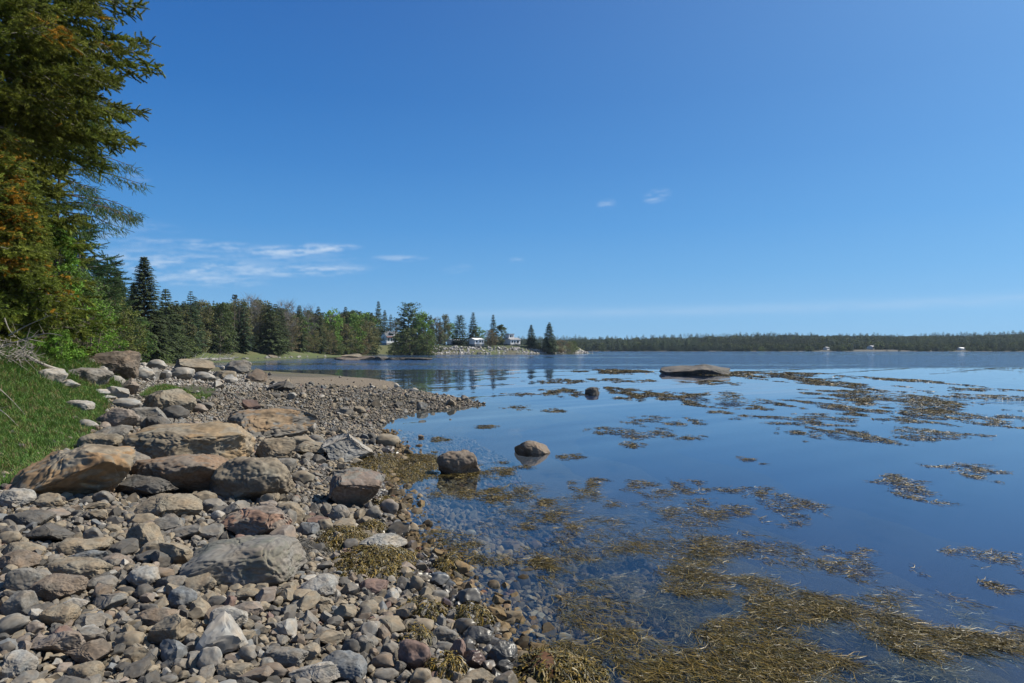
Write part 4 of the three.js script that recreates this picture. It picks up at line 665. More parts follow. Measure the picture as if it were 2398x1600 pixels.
{
  const r = rng(606), words = { 'far spruce': ['dark spruce', 'dense spruce', 'shadowy spruce'], 'budding tree': ['olive budding tree', 'thin olive tree', 'soft olive tree'], 'brown tree': ['brown budding tree', 'russet-brown tree', 'dull brown tree'], 'dark tree': ['dark leafy tree', 'gloomy leafy tree', 'dense leafy tree'], 'green tree': ['fresh green tree', 'light green tree', 'spring-green tree'], 'round bush': ['low green bush', 'rounded bush', 'dense bush'], 'brown bush': ['low brown bush', 'twiggy brown bush', 'dull brown bush'] };
  const used = {};
  const front = (kind, u, d, top, wide, back) => {
    const bush = /bush/.test(kind), row = back ?? (top > 750 ? 'edge row' : 'second row'), n = used[row] = (used[row] ?? 0) + 1, th = n % 10 === 1 && n !== 11 ? 'st' : n % 10 === 2 && n !== 12 ? 'nd' : n % 10 === 3 && n !== 13 ? 'rd' : 'th';
    const label = words[kind][n % 3] + ', ' + n + th + ' along the ' + row + ' counting from the tall broad spruce';
    plantTree(kind, u, d, top, label, { wide, group: 'front rows of the cove wood' });
  };
  for (let u = 395; u < 868; u += 10) {                          // a closed row behind
    const q = u + (r() - 0.5) * 8, d = (u < 470 ? lerp(118, 158, (u - 395) / 75) : lerp(158, 268, (u - 470) / 430)) + 2 * r(), t = r();
    front(t < 0.55 ? 'far spruce' : t < 0.9 ? 'dark tree' : 'green tree', q, d, lerp(706, 732, (u - 395) / 505) + r() * 12, 1.3, 'hindmost row');
  }
  for (let u = 350; u < 866; u += 8.5) {                        // second row
    const q = u + (r() - 0.5) * 8, d = (u < 470 ? lerp(92, 140, (u - 350) / 120) : lerp(140, 250, (u - 470) / 430)) + 2 * r(), t = r();
    const kind = u < 650 ? (t < 0.62 ? 'far spruce' : t < 0.85 ? 'dark tree' : 'budding tree') : t < 0.28 ? 'far spruce' : t < 0.38 ? 'brown tree' : t < 0.86 ? 'budding tree' : 'green tree';
    front(kind, q, d, (u < 640 ? 716 : 736) + r() * 24, 1.3);
  }
  for (let u = 372; u < 866; u += 13) {                          // bushes and low trees at the edge of the flats
    const q = u + (r() - 0.5) * 9, d = (u < 470 ? lerp(92, 134, (u - 372) / 98) : lerp(134, 242, (u - 470) / 410)) - 3 + 3 * r(), t = r();
    const kind = u < 600 ? (t < 0.45 ? 'far spruce' : t < 0.75 ? 'dark tree' : 'round bush') : t < 0.35 ? 'brown tree' : t < 0.6 ? 'budding tree' : t < 0.8 ? 'brown bush' : 'round bush';
    front(kind, q, d, /bush/.test(kind) ? 784 + 14 * r() : (u < 600 ? 752 : 766) + 20 * r(), 1.25);
  }
}
[
  ['young spruce', 384, 80, 748, 'yellow-green young spruce standing before the dark wood', 0.75], ['pale bush', 468, 128, 778, 'pale leafing bush at the dark edge of the cove wood', 1.3],
  ['round bush', 960, 250, 770, 'large dark bush below the big pine', 1.3], ['round bush', 1000, 248, 785, 'green bush where the stone bank begins', 1.2], ['round bush', 922, 246, 803, 'low bush before the pink-trimmed house', 1.2], ['round bush', 946, 252, 782, 'middling bush between house and big pine', 0.8],
  ['brown bush', 1148, 296, 774, 'brown round bush beside the low white house', 1.0], ['pale bush', 1172, 300, 788, 'pale flowering shrub under the olive tree', 1.1], ['round bush', 1075, 299, 803, 'dark hedge-like bush on the stone bank', 2.2], ['round bush', 1112, 299, 805, 'low bush on the bank before the low white house', 2.2], ['round bush', 1150, 299, 803, 'low bush on the bank below the brown bush', 2.2],
  ['brown bush', 1208, 300, 803, 'low brown bush beyond the two-storey house', 2], ['round bush', 1262, 302, 803, 'low bush between the two lone spruces', 1.8], ['brown bush', 1312, 306, 798, 'brown bush seaward of the larger lone spruce', 1.3], ['pale bush', 1334, 310, 801, 'pale shrub near the tip of the point', 1.0], ['round bush', 1343, 316, 799, 'last green bush toward the tip of the point', 0.9], ['round bush', 1042, 297, 804, 'low bush at the inner end of the stone bank', 2.0], ['round bush', 1094, 298, 805, 'low bush between the two low white houses', 2.0], ['round bush', 1131, 298, 806, 'low bush just seaward of the low white house', 2.0], ['brown bush', 1186, 299, 805, 'dull bush before the two-storey house', 2.0], ['round bush', 1228, 302, 805, 'low bush inland of the smaller lone spruce', 2.0],
  ['pale bush', 1036, 306, 778, 'pale grey shrub inland of the round dark pine', 0.9],
].forEach(([kind, u, d, top, label, wide]) => plantTree(kind, u, d, top, label, { wide, group: 'shrubs round the cove' }));
{   // dead snag with a flat tuft
  const [x, z] = at(548, 142), y = ground(x, z), h = (HOR - 697) / FOC * 142 + EYE - y, t = base('dead_snag', x, y, z), w = new Tris(), c = new Tris(), r = rng(5);
  w.limb(V(0, -0.2, 0), V(0.1, h, 0), 0.12, 0.04, 7, BARK); for (let i = 0; i < 16; i++) w.limb(V(0.1, h - 0.2 - i * 0.3, 0), V(0.1 + (r() - 0.5) * 1.4, h + 0.15 - i * 0.33, (r() - 0.5) * 1.4), 0.03, 0.01, 3, GREYBARK);
  for (let i = 0; i < 110; i++) { const a = r() * 6.28, q = 0.5 * Math.sqrt(r()), px = 0.1 + Math.cos(a) * q, pz = Math.sin(a) * q, py = h - 0.3 + 0.9 * r() - 0.2 * q; c.tri(px, py, pz, px + 0.2 * (r() - 0.5), py + 0.15, pz + 0.2, px + 0.25, py - 0.1 * r(), pz, 0.06, 0.065, 0.03); }
  obj('trunk', w.build(), barkMaterial, t); obj('crown', c.build(), leafMaterial, t); tag(t, 'dead snag with a flat tuft above the cove wood', 'tree');
}

// ---------------------------------------------------------------- the trees of the bank close by, built shoot by shoot
function shootShape(seed, needles, len, width, spread, tone) {   // one twig clothed in needles, along +x
  const r = rng(seed), t = new Tris(); t.limb(V(0, 0, 0), V(1, 0, 0), 0.018, 0.006, 3, [0.16, 0.11, 0.07]);
  for (let i = 0; i < needles; i++) { const a = r() * 6.283, x = i / needles, l = len * (0.7 + 0.5 * r()) * (1 - 0.35 * x), cy = Math.cos(a) * spread, cz = Math.sin(a) * spread, k = 0.75 + 0.5 * r(), f = V(0.75, cy, cz).normalize().multiplyScalar(l), s = V(0, -Math.sin(a), Math.cos(a)).multiplyScalar(width); t.tri(x - s.x, -s.y, -s.z, x, s.y, s.z, x + f.x, f.y, f.z, tone[0] * k, tone[1] * k, tone[2] * k); }
  return t.build();
}
function nearConifer(name, x, z, o) {
  const y0 = ground(x, z), r = rng(o.seed), t = base(name, x, y0 - 0.1, z), wood = new Tris(), shoots = [], m = new THREE.Matrix4();
  const trunk = new Tris(), lean = o.lean ?? 0; trunk.limb(V(0, 0, 0), V(lean * 0.6, o.H * 0.6, 0), o.girth, o.girth * 0.55, 12, BARK); trunk.limb(V(lean * 0.6, o.H * 0.6, 0), V(lean, o.H, 0), o.girth * 0.55, 0.01, 8, BARK);
  const X = V(1, 0, 0), q = new THREE.Quaternion(), dir = V(0, 0, 0);
  const shoot = (p, d, s) => { q.setFromUnitVectors(X, dir.copy(d).normalize()); shoots.push([p.clone(), q.clone(), s * (0.75 + 0.5 * r()), r()]); };
  for (let h = o.from; h < o.H; h += o.gap) {
    const k = (h - o.from) / (o.H - o.from), reach = o.R * Math.pow(1 - k, o.curve) * (0.6 + 0.4 * smooth(0, 0.12, k)) + 0.12;
    for (let j = 0; j < o.arms; j++) {
      const a = r() * 6.283, L = reach * (0.65 + 0.45 * r()), rise = lerp(o.rise ?? -0.05, 0.5, k), P = [], N = 7, hx = lean * h / o.H; let sway = a;
      for (let i = 0; i <= N; i++) { const s = i / N; sway += (r() - 0.5) * 0.16; P.push(V(hx + Math.cos(sway) * L * s, h + (rise * s - o.droop * s * s + (o.tip ?? 0.12) * s ** 4) * L + (r() - 0.5) * 0.03, Math.sin(sway) * L * s)); }
      for (let i = 0; i < N; i++) wood.limb(P[i], P[i + 1], lerp(0.016, 0.003, i / N) * Math.sqrt(L), lerp(0.016, 0.003, (i + 1) / N) * Math.sqrt(L), 4, o.bark ?? GREYBARK);
      for (let s = o.inner ?? 0.22; s <= 1; s += o.step / L) {
        const f = Math.min(s * N, N - 0.01), i = Math.floor(f), p = P[i].clone().lerp(P[i + 1], f - i), along = P[i + 1].clone().sub(P[i]).normalize();
        for (const side of [-1, 1]) {
          const l = Math.min(0.5 * L * (1.08 - s) + 0.12, o.twig) * (0.7 + 0.5 * r()), d = along.clone().applyAxisAngle(V(0, 1, 0), side * (0.75 + 0.35 * r())); d.y -= (o.hang ?? 0.25) * (0.4 + r()); d.normalize();
          const e = p.clone().addScaledVector(d, l); if (r() < 0.6) wood.limb(p, e, 0.005, 0.002, 3, GREYBARK);
          for (let w = 0.25; w <= 1.01; w += o.shoot * 0.5 / l) { const c = p.clone().lerp(e, w), dd = d.clone().applyAxisAngle(V(0, 1, 0), (r() - 0.5) * 2.0); dd.y -= (r() - 0.4) * 0.8; shoot(c, dd, o.shoot); if (r() < (o.bushy ?? 0)) shoot(c, V(dd.x + (r() - 0.5) * 1.6, (r() - 0.3) * 1.2, dd.z + (r() - 0.5) * 1.6), o.shoot); }
        }
        if (r() < 0.5) shoot(p, along.clone().add(V((r() - 0.5), r() * 0.4, (r() - 0.5))), o.shoot);
      }
      shoot(P[N], P[N].clone().sub(P[N - 1]), o.shoot * 1.2);
    }
  }
  obj('trunk', trunk.build(), barkMaterial, t); obj('branches', wood.build(), barkMaterial, t);
  const crown = copies('crown', o.shape, needleMaterial, shoots, t, ([p, qq, s, rnd], ob, c) => { ob.position.copy(p); ob.quaternion.copy(qq); ob.scale.setScalar(s); const k = 0.6 + 0.8 * rnd; const f = fbm(p.x * 0.9 + o.seed, p.y * 0.9, p.z * 0.9, 2); if (o.rust && f + 0.5 * rnd > o.rust) c.setRGB(2.0 * k, 0.95 * k, 0.6 * k); else c.setRGB(k * (1 + 0.3 * f), k, k); });
  crown.userData.kind = 'stuff';
  tag(t, o.label, 'tree', 'trees of the near bank');
  return t;
}
const spruceShoot = shootShape(3, 60, 0.30, 0.046, 0.85, [0.150, 0.178, 0.026]), firShoot = shootShape(4, 56, 0.30, 0.044, 0.85, [0.165, 0.195, 0.030]), larchShoot = shootShape(5, 56, 0.2, 0.020, 1.0, [0.110, 0.180, 0.045]), greenShoot = shootShape(6, 44, 0.28, 0.036, 0.8, [0.050, 0.100, 0.038]);
const bank = (u, d) => at(u, d);
nearConifer('spruce_tree', ...bank(-75, 11), { seed: 71, H: 15, R: 2.75, from: 4.3, gap: 0.15, arms: 5, step: 0.12, twig: 0.5, shoot: 0.15, bushy: 0.7, curve: 0.5, droop: 0.28, rise: 0.06, girth: 0.2, shape: spruceShoot, rust: 0.8, label: 'old overhanging spruce whose boughs fill the upper corner' });
nearConifer('spruce_tree', ...bank(-20, 16), { seed: 72, H: 5.4, R: 1.6, from: 1.0, gap: 0.11, arms: 6, step: 0.13, twig: 0.45, shoot: 0.17, bushy: 0.7, curve: 0.6, droop: 0.3, girth: 0.06, shape: firShoot, rust: 0.44, label: 'golden-green young spruce with rusty cone-laden tips' });
nearConifer('larch_tree', ...bank(118, 19.5), { seed: 73, H: 9.5, R: 2.35, from: 4.1, gap: 0.24, arms: 4, step: 0.12, twig: 0.55, shoot: 0.17, bushy: 0.3, curve: 0.45, droop: 0.55, rise: 0.25, hang: 0.6, girth: 0.06, lean: 0.45, bark: BARK, shape: larchShoot, label: 'feathery pale green larch with drooping boughs' });
nearConifer('spruce_tree', ...bank(186, 25), { seed: 74, H: 5.4, R: 1.7, from: 0.4, gap: 0.24, arms: 6, step: 0.24, twig: 0.5, shoot: 0.34, curve: 0.8, droop: 0.28, girth: 0.09, shape: greenShoot, label: 'blue-green spruce with level boughs behind the larch' });
nearConifer('spruce_tree', ...bank(252, 36), { seed: 75, H: 5.6, R: 1.7, from: 0.4, gap: 0.28, arms: 6, step: 0.28, twig: 0.5, shoot: 0.42, curve: 0.75, droop: 0.3, girth: 0.09, shape: greenShoot, label: 'dark spruce beyond the alder thicket' });
nearConifer('spruce_tree', ...bank(60, 18), { seed: 76, H: 7.5, R: 1.9, from: 0.6, gap: 0.26, arms: 6, step: 0.24, twig: 0.5, shoot: 0.32, curve: 0.7, droop: 0.3, girth: 0.1, shape: spruceShoot, label: 'dense spruce filling the gap behind the golden-green spruce' });
nearConifer('spruce_tree', ...bank(-160, 15), { seed: 77, H: 8.5, R: 2.2, from: 0.6, gap: 0.3, arms: 6, step: 0.26, twig: 0.5, shoot: 0.32, curve: 0.7, droop: 0.3, girth: 0.12, shape: spruceShoot, label: 'shaded spruce behind the old overhanging one' });
function nearLeafy(name, u, d, top, o) {
  const [x, z] = at(u, d), y = ground(x, z), h = (HOR - top) / FOC * d + EYE - y, [crown, wood] = leafyShape(o.seed, o), t = base(name, x, y - 0.03, z), s = h;
  for (const m of [obj('crown', crown, leafMaterial, t), obj('trunk', wood, barkMaterial, t)]) m.scale.set(s, s, s);
  tag(t, o.label, /shrub/.test(name) ? 'shrub' : 'tree', 'shrubs of the near bank');
}
const bright = [0.120, 0.230, 0.028], olive = [0.125, 0.150, 0.034], mid = [0.085, 0.145, 0.034], BROWNTWIG = [0.12, 0.095, 0.07];
nearLeafy('leafy_tree', 118, 18.2, 528, { seed: 401, wide: 0.24, from: 0.35, clumps: 130, leaves: 70, leaf: 0.014, clump: 0.05, tone: bright, label: 'bright green young maple below the larch boughs' });
nearLeafy('leafy_tree', 40, 19, 560, { seed: 402, wide: 0.34, from: 0.15, clumps: 130, leaves: 60, leaf: 0.014, clump: 0.06, tone: olive, twigs: 2, label: 'olive-leaved tree inland of the bright green maple' });
nearLeafy('alder_shrub', 165, 22, 628, { seed: 403, wide: 0.52, from: 0.02, clumps: 150, leaves: 60, leaf: 0.018, clump: 0.075, tone: mid, stems: 6, twigs: 3, twigTone: BROWNTWIG, label: 'mid-green alder thicket below the blue-green spruce' });
nearLeafy('alder_shrub', 235, 29, 672, { seed: 404, wide: 0.6, from: 0.02, clumps: 150, leaves: 55, leaf: 0.022, clump: 0.085, tone: olive, stems: 6, twigs: 3, twigTone: BROWNTWIG, label: 'olive alder thicket before the dark spruce' });
nearLeafy('alder_shrub', 205, 20, 700, { seed: 405, wide: 0.66, from: 0.02, clumps: 120, leaves: 50, leaf: 0.022, clump: 0.09, tone: bright, stems: 6, twigs: 4, twigTone: BROWNTWIG, label: 'light green leafing alder above the standing wedge stone' });
nearLeafy('alder_shrub', 110, 17.5, 690, { seed: 406, wide: 0.62, from: 0.02, clumps: 120, leaves: 34, leaf: 0.020, clump: 0.09, tone: olive, stems: 6, twigs: 8, twigTone: BROWNTWIG, label: 'twiggy half-bare alder below the rusty spruce' });
nearLeafy('alder_shrub', 262, 25, 735, { seed: 407, wide: 0.8, from: 0.02, clumps: 120, leaves: 46, leaf: 0.026, clump: 0.11, tone: olive, stems: 7, twigs: 5, twigTone: BROWNTWIG, label: 'low spreading alder behind the ridge boulder' });
nearLeafy('alder_shrub', 305, 40, 742, { seed: 408, wide: 0.7, from: 0.02, clumps: 120, leaves: 46, leaf: 0.026, clump: 0.1, tone: mid, stems: 7, twigs: 4, twigTone: BROWNTWIG, label: 'rounded alder at the seaward end of the thicket' });
nearLeafy('small_shrub', 135, 16.2, 772, { seed: 409, wide: 0.42, from: 0.02, clumps: 80, leaves: 70, leaf: 0.028, clump: 0.12, tone: bright, stems: 5, label: 'vivid green little shrub beside the driftwood' });
nearLeafy('small_shrub', 62, 15.8, 776, { seed: 410, wide: 0.5, from: 0.02, clumps: 80, leaves: 70, leaf: 0.028, clump: 0.12, tone: bright, stems: 5, label: 'vivid green shrub growing through the dead branches' });
nearLeafy('small_shrub', 158, 17, 806, { seed: 411, wide: 0.8, from: 0.02, clumps: 40, leaves: 50, leaf: 0.06, clump: 0.16, tone: bright, stems: 4, label: 'tiny bright shrub just behind the wedge stone' });
nearLeafy('alder_shrub', -60, 17, 640, { seed: 412, wide: 0.6, from: 0.02, clumps: 120, leaves: 50, leaf: 0.02, clump: 0.09, tone: mid, stems: 6, twigs: 3, twigTone: BROWNTWIG, label: 'dim alder under the golden-green spruce' });

// ---------------------------------------------------------------- driftwood and dead branches
const deadwood = lit([1, 1, 1], 0.9, { vertexColors: true, name: 'weathered_wood' });
{
    const PALE = [0.23, 0.205, 0.175], D = hit(25, 856)[2], P = (u, v, d = D) => V((u - CU) / FOC * d, EYE - (v - HOR) / FOC * d, -d);
  const branch = (name, pts, r0, r1, label, twigs, seed) => {
    const t = new Tris(), r = rng(seed), o = pts[0].clone(), g = base(name, o.x, o.y, o.z), c = new THREE.CatmullRomCurve3(pts.map((p) => p.clone().sub(o))), q = c.getPoints(14);
    for (let i = 0; i < 14; i++) { const k = 0.75 + 0.5 * r(); t.limb(q[i], q[i + 1], lerp(r0, r1, i / 14), lerp(r0, r1, (i + 1) / 14), 6, PALE.map((x) => x * k)); }
    obj('stem', t.build(), deadwood, g);
    for (let i = 0; i < twigs; i++) { const tw = new Tris(), a = q[3 + Math.floor(r() * 11)], b = a.clone().add(V((r() - 0.5) * 0.5, r() * 0.3 - 0.08, (r() - 0.5) * 0.3)); tw.limb(a, b, r1 * 0.9, r1 * 0.3, 4, PALE); obj('twig', tw.build(), deadwood, g); }
    tag(g, label, 'branch', 'dead branches on the bank');
  };
  branch('dead_branch', [P(-30, 822), P(0, 812), P(60, 794), P(110, 781), P(146, 787)], 0.022, 0.006, 'long pale branch sweeping out over the grass', 5, 1);
  branch('dead_branch', [P(20, 786), P(60, 764), P(122, 737)], 0.016, 0.005, 'straight pale branch slanting up toward the alders', 4, 2);
  branch('dead_branch', [P(10, 745), P(20, 770), P(36, 790)], 0.014, 0.006, 'short branch leaning down across the slanting one', 2, 3);
  branch('dead_branch', [P(54, 832), P(60, 800), P(70, 768)], 0.010, 0.004, 'thin upright twig crossing the long branch', 3, 4);
  branch('dead_branch', [P(-20, 846, D * 0.97), P(50, 844, D * 0.97), P(108, 848, D * 0.97)], 0.012, 0.004, 'thin level branch lying below the tangle', 1, 5);
  branch('driftwood_pole', [P(58, 832), P(100, 853), (() => { const [x, z] = hit(158, 876); return V(x, ground(x, z) + 0.06, z); })()], 0.035, 0.025, 'weathered driftwood pole pointing at the ridge slab', 0, 6);
  branch('dead_branch', [P(56, 815), P(80, 828), P(96, 806)], 0.008, 0.003, 'forked little twig beside the driftwood pole', 2, 7);
  const onGround = (u, v, h) => { const [x, z] = hit(u, v); return V(x, ground(x, z) + h, z); };
  branch('dead_branch', [onGround(-20, 925, 0.22), onGround(20, 950, 0.14), onGround(62, 984, 0.06)], 0.011, 0.004, 'thin dry branch lying across the grass', 1, 8);
  branch('dead_branch', [onGround(-20, 972, 0.18), onGround(15, 990, 0.12), onGround(43, 1008, 0.06)], 0.010, 0.004, 'second thin dry branch nearer the bottom of the grass', 1, 9);
  const t = new Tris(), r = rng(44);
  for (let i = 0; i < 420; i++) { const a = P(-60 + 135 * r(), 786 + 58 * Math.sqrt(r()), D + (r() - 0.5) * 1.4), l = 0.12 + 0.35 * r(), b = a.clone().add(V((r() - 0.3) * l, (r() - 0.62) * l * 0.9, (r() - 0.5) * l)), k = 0.5 + 0.9 * r(); t.limb(a, b, 0.004 + 0.007 * r(), 0.003, 4, PALE.map((x) => x * k)); }
  tag(obj('brushwood_tangle', t.build(), deadwood), 'grey tangle of dead brushwood at the edge of the bank', 'brushwood', null, 'stuff');
}
{   // driftwood and stones along the foot of the cove wood
  const r = rng(12);
  for (let i = 0; i < 7; i++) {
    const u = 405 + i * 22 + 12 * r(), d = 100 + i * 4, [x, z] = at(u, d), y = ground(x, z), g = base('driftwood_log', x, y + 0.15, z, r() * 0.7), t = new Tris(); t.limb(V(-1.2 - r(), 0, 0), V(1.4, 0.25 * r(), 0), 0.13, 0.08, 7, [0.33, 0.31, 0.28]);
    obj('stem', t.build(), deadwood, g); const s = new Tris(); for (let k = 0; k < 4; k++) s.limb(V(-1 + 0.6 * k, 0.05, 0), V(-0.8 + 0.7 * k + r(), 0.5 + 0.8 * r(), (r() - 0.5)), 0.05, 0.015, 4, [0.3, 0.28, 0.25]); obj('branch_stubs', s.build(), deadwood, g);
    tag(g, ['bleached log at the shadowed inner corner of the cove', 'bleached log under the narrow spire spruce', 'bleached log beneath the pale leafing bush', 'bleached log in front of the rounded dark spruce', 'bleached log under the thin tufted spruce', 'bleached log below the dead snag', 'bleached log under the pale budding tree'][i], 'log', 'bleached logs along the cove wood');
  }
  const list = []; for (let i = 0; i < 80; i++) { const u = 420 + 560 * r(), d = (u < 470 ? 108 : lerp(112, 226, (u - 470) / 510)) - 4 - 4 * r(), [x, z] = at(u, d); if (nearS(x, z) > 3) list.push([x, ground(x, z) + 0.05, z, 0.25 + 0.5 * r() ** 2, r()]); }
  const o = copies('shore_stones', FORMS.a[0], lit([1, 1, 1], 0.9, { vertexColors: true }), list, scene, ([x, y, z, s, t], q, c) => { q.position.set(x, y, z); q.rotation.set(t, t * 9, 0); q.scale.set(s * 1.4, s, s); c.setRGB(0.22, 0.205, 0.18); });
  tag(o, 'scattered pale stones along the edge of the mud flat', 'stones', null, 'stuff');
}

// ---------------------------------------------------------------- the point: stone bank, houses, pole
{
  const r = rng(90), list = [[], [], []], line = [[-33, -282], [-12, -286], [4, -288], [22, -304], [36, -322], [40, -334], [38, -342]];
  for (let i = 0; i < line.length - 1; i++) {
    const [ax, az] = line[i], [bx, bz] = line[i + 1], L = Math.hypot(bx - ax, bz - az);
    for (let k = 0; k < L * 11; k++) { const t = r(), q = 6.5 * r(), x = lerp(ax, bx, t) - q * (bz - az) / L * -1 * (i > 3 ? -1 : 0) - (i > 3 ? q * 0.9 : 0), z = lerp(az, bz, t) - q * (i > 3 ? 0.2 : 1), s = nearS(x, z); if (s < 0.2 || s > 7.5) continue; list[Math.floor(r() * 3)].push([x, ground(x, z, s) + 0.1, z, 0.45 + 0.75 * r() ** 2, r(), r()]); }
  }
  const g = base('stone_bank', 0, 0, 0), mat = lit([1, 1, 1], 0.9, { vertexColors: true }); tag(g, 'bank of pale broken stones armouring the point', 'stone bank', null, 'stuff');
  list.forEach((l, i) => copies('bank_stone', small3(i), mat, l, g, ([x, y, z, s, a, b], q, c) => { q.position.set(x, y, z); q.rotation.set(a * 3, b * 6, a); q.scale.set(s * 1.4, s, s * 1.1); const k = 0.5 + 0.8 * b; c.setRGB(0.29 * k, 0.27 * k, 0.25 * k); }));
}
function small3(i) { return rockGeometry(650 + i, 3, 'a'); }
const M = { white: lit([0.78, 0.77, 0.74], 0.7), slate: lit([0.10, 0.105, 0.115], 0.85), greyRoof: lit([0.22, 0.22, 0.23], 0.85), pinkTrim: lit([0.42, 0.17, 0.14], 0.7), pane: new THREE.MeshPhysicalMaterial({ color: 0x0c1014, roughness: 0.08, metalness: 0 }), stone: lit([0.25, 0.24, 0.22], 0.9), brick: lit([0.28, 0.12, 0.09], 0.9), pole: lit([0.6, 0.6, 0.58], 0.5) };
const box = (w, h, d, x, y, z) => new THREE.BoxGeometry(w, h, d).translate(x, y + h / 2, z);
function gable(w, h, d, over, y) {                               // roof with its ridge along x and a thickness of its own
  const s = new THREE.Shape(), a = d / 2 + over; s.moveTo(-a, 0); s.lineTo(0, h); s.lineTo(a, 0); s.lineTo(a - 0.25, 0); s.lineTo(0, h - 0.25); s.lineTo(-a + 0.25, 0); s.closePath();
  return new THREE.ExtrudeGeometry(s, { depth: w + over * 2, bevelEnabled: false }).rotateY(Math.PI / 2).translate(-w / 2 - over, y, 0);
}
function gableWall(w, h, d, y) { const s = new THREE.Shape(); s.moveTo(-d / 2 + 0.05, 0); s.lineTo(0, h - 0.3); s.lineTo(d / 2 - 0.05, 0); s.closePath(); return new THREE.ExtrudeGeometry(s, { depth: w - 0.06, bevelEnabled: false }).rotateY(Math.PI / 2).translate(-w / 2 + 0.03, y, 0); }
function house(u, d, baseV, w, deep, wallH, roofH, turn, o) {
  const [x, z] = at(u, d), gy = ground(x, z), y = o.low ? gy + 0.25 : EYE + (HOR - baseV) / FOC * d, g = base(o.name ?? 'house', x, y, z, turn);
  obj('wall', box(w, wallH, deep, 0, 0, 0), o.wall ?? M.white, g);
  obj('gable', gableWall(w, roofH, deep, wallH + 0.002), o.wall ?? M.white, g);
  obj('roof', gable(w, roofH, deep, 0.35, wallH), o.roof ?? M.slate, g);
  obj('foundation', box(w + 0.1, Math.max(0.3, y - gy + 0.6), deep + 0.1, 0, -Math.max(0.3, y - gy + 0.6) - 0.004, 0), M.stone, g);
  for (const [wx, wy, ww, wh] of o.windows ?? []) { const f = obj('window', box(ww + 0.16, wh + 0.16, 0.07, wx, wy - 0.08, deep / 2 + 0.03), o.trim ?? M.white, g); obj('pane', box(ww, wh, 0.03, wx, wy, deep / 2 + 0.075), M.pane, f); }
  if (o.door) obj('door', box(0.9, 1.9, 0.06, o.door, 0.02, deep / 2 + 0.03), M.pane, g);
  if (o.chimney) obj('chimney', box(0.6, 1.3, 0.6, o.chimney, wallH + roofH * 0.6, 0), M.brick, g);
  o.more?.(g);
  tag(g, o.label, 'house'); return g;
}
house(913, 285, 803.5, 5.6, 6, 2.7, 2.2, 0.6, { windows: [[-1.9, 0.9, 0.75, 1.2], [-0.7, 0.9, 0.6, 1.1], [0.2, 0.9, 0.6, 1.1], [1.8, 0.9, 0.75, 1.2]], door: 1.0, roof: M.slate, label: 'white house with pinkish-red trim between the cove trees', more: (g) => { obj('trim_band', box(5.9, 0.34, 0.5, 0, 2.36, 3.2), M.pinkTrim, g); const d = obj('dormer', box(1.5, 1.0, 1.6, 0, 3.0, 2.0), M.white, g); obj('pane', box(0.8, 0.6, 0.04, 0, 3.2, 2.83), M.pane, d); obj('dormer_roof', gable(1.6, 0.6, 1.6, 0.15, 4.0).translate(0, 0, 2.0), M.slate, g); } });
house(1116, 296, 806, 4.8, 4.5, 1.9, 0.7, 0.65, { roof: M.white, windows: [[-1.5, 0.7, 0.8, 0.8], [0.3, 0.7, 0.8, 0.8], [1.6, 0.7, 0.6, 0.8]], label: 'low white house with pale roof on the point' });
house(1062, 302, 806, 4.4, 4, 1.5, 0.6, 0.6, { roof: M.white, windows: [[-1.2, 0.5, 0.7, 0.7], [1.0, 0.5, 0.7, 0.7]], label: 'low white house half hidden by the round dark pine' });
house(1199, 302, 806, 5.2, 5.5, 1.9, 1.0, 0.6, { roof: M.greyRoof, windows: [[-1.7, 0.6, 0.7, 0.9], [-0.4, 0.6, 0.7, 0.9], [1.2, 0.6, 1.0, 0.9]], label: 'two-storey white house with grey porch roof on the point', more: (g) => { const t = obj('upper_storey', box(2.7, 2.1, 3, -1.0, 2.2, -0.4), M.white, g); obj('window', box(0.9, 0.9, 0.05, -1.4, 3.0, 1.13), M.pane, t); obj('window', box(0.5, 0.9, 0.05, -0.3, 3.0, 1.13), M.pane, t); obj('upper_roof', box(3.1, 0.25, 3.4, -1.0, 4.3, -0.4), M.greyRoof, g); } });
{ const [x, z] = at(1269, 300), y = ground(x, z), g = base('flagpole', x, y, z); obj('pole', new THREE.CylinderGeometry(0.05, 0.07, 4.6, 8).translate(0, 2.3, 0), M.pole, g); obj('finial', new THREE.SphereGeometry(0.12, 8, 6).translate(0, 4.66, 0), M.pole, g); tag(g, 'thin pale flagpole between the two lone spruces', 'flagpole'); }

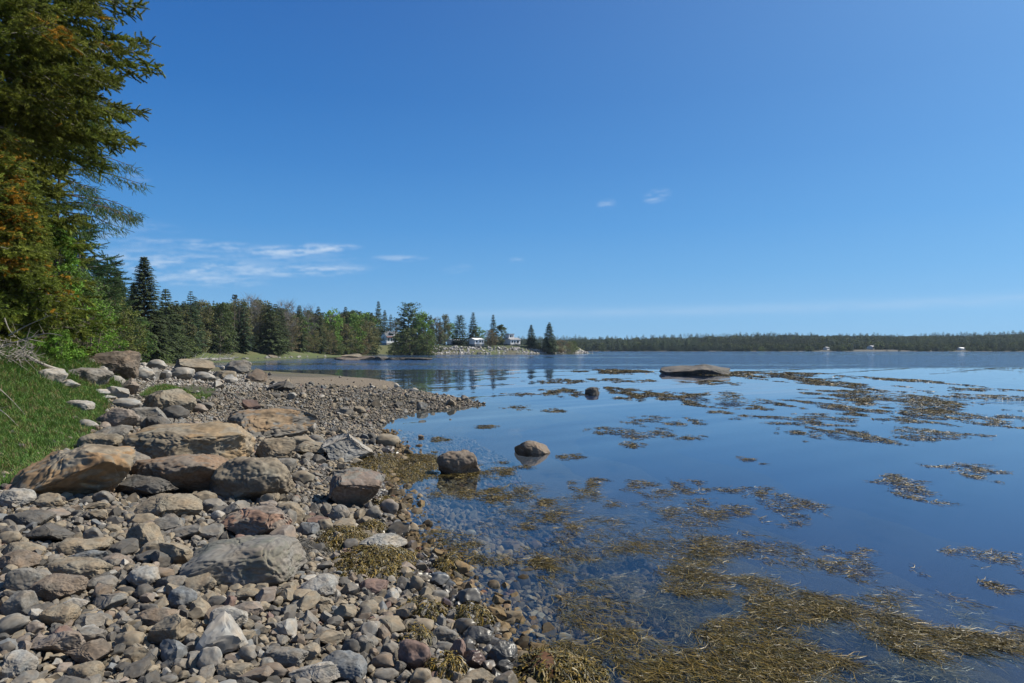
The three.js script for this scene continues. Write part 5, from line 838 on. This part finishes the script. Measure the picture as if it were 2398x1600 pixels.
// ---------------------------------------------------------------- the far shore
{
  const r = rng(321), lots = { spruce: [], leaf: [], pale: [] };
  const farNeedle = coniferShape(41, { wide: 0.26, whorls: 11, arms: 6, steps: 3, spray: 0.14, from: 0.02 })[0], farLeaf = leafyShape(42, { wide: 0.5, from: 0.02, clumps: 20, leaves: 10, leaf: 0.12, clump: 0.17, tone: [0.06, 0.075, 0.025] })[0];
  for (let i = 0; i < 30000; i++) {
    const u = 1060 + 1480 * r(), d = 600 + 420 * r() ** 1.3, [x, z] = at(u, d), f = signed(farEdges, x, z); if (f < 1.5) continue;
    if (x > 318 && x < 372 && f < 34 && f > 4) continue;          // an open field
    if (r() > 0.62) continue;
    if ([[2041, 680], [2250, 648], [1935, 658]].some(([hu, hd]) => Math.abs(u - hu) < 14 && d < hd)) continue;
    const y = ground(x, z), patch = fbm(x * 0.012, 4, z * 0.012, 3), t = r();
    const kind = t < 0.42 + patch * 1.8 ? 'spruce' : t < 0.82 + patch ? 'leaf' : 'pale';
    lots[kind].push([x, y - 0.3, z, (kind === 'spruce' ? 4.5 + 7 * r() ** 3 : 3.5 + 4 * r()) * (1 + 0.7 * patch) * (f < 12 ? 0.7 : 1), r(), patch]);
  }
  const g = base('far_woods', 0, 0, 0); tag(g, 'dense mixed woods on the far shore of the bay', 'woods', null, 'stuff');
  const put = (list, shape, col) => copies('far_tree', shape, leafMaterial, list, g, ([x, y, z, h, a, p], q, c) => { q.position.set(x, y, z); q.rotation.set(0, a * 6.28, 0); q.scale.set(h * (0.85 + 0.4 * a), h, h * (0.85 + 0.4 * a)); const k = (0.65 + 0.5 * a) * (1 + 1.3 * p); c.setRGB(col[0] * k, col[1] * k, col[2] * k); });
  put(lots.spruce, farNeedle, [1.0, 1.0, 1.0]); put(lots.leaf, farLeaf, [1.2, 1.2, 1.0]); put(lots.pale, farLeaf, [1.9, 1.9, 1.5]);
}
house(2041, 672, 808, 6.5, 6, 2.2, 1.6, 0.6, { low: true, windows: [[-2, 1, 1, 1.2], [1.5, 1, 1, 1.2]], roof: M.greyRoof, label: 'small white house above the far-shore field' });
house(2250, 640, 814, 7, 5, 1.6, 0.9, 0.5, { low: true, windows: [[-2.5, 0.8, 1, 1], [2, 0.8, 1, 1]], roof: M.white, label: 'low white building near the far waterline' });
house(1935, 650, 811, 4, 4, 1.8, 1.2, 0.6, { low: true, windows: [[0, 0.9, 1, 1]], roof: M.greyRoof, label: 'tiny white house among far dark trees' });
scene.fog = new THREE.FogExp2(new THREE.Color().setRGB(0.62, 0.78, 0.95), 0.0001);   // thin sea air

renderer.render(scene, camera);
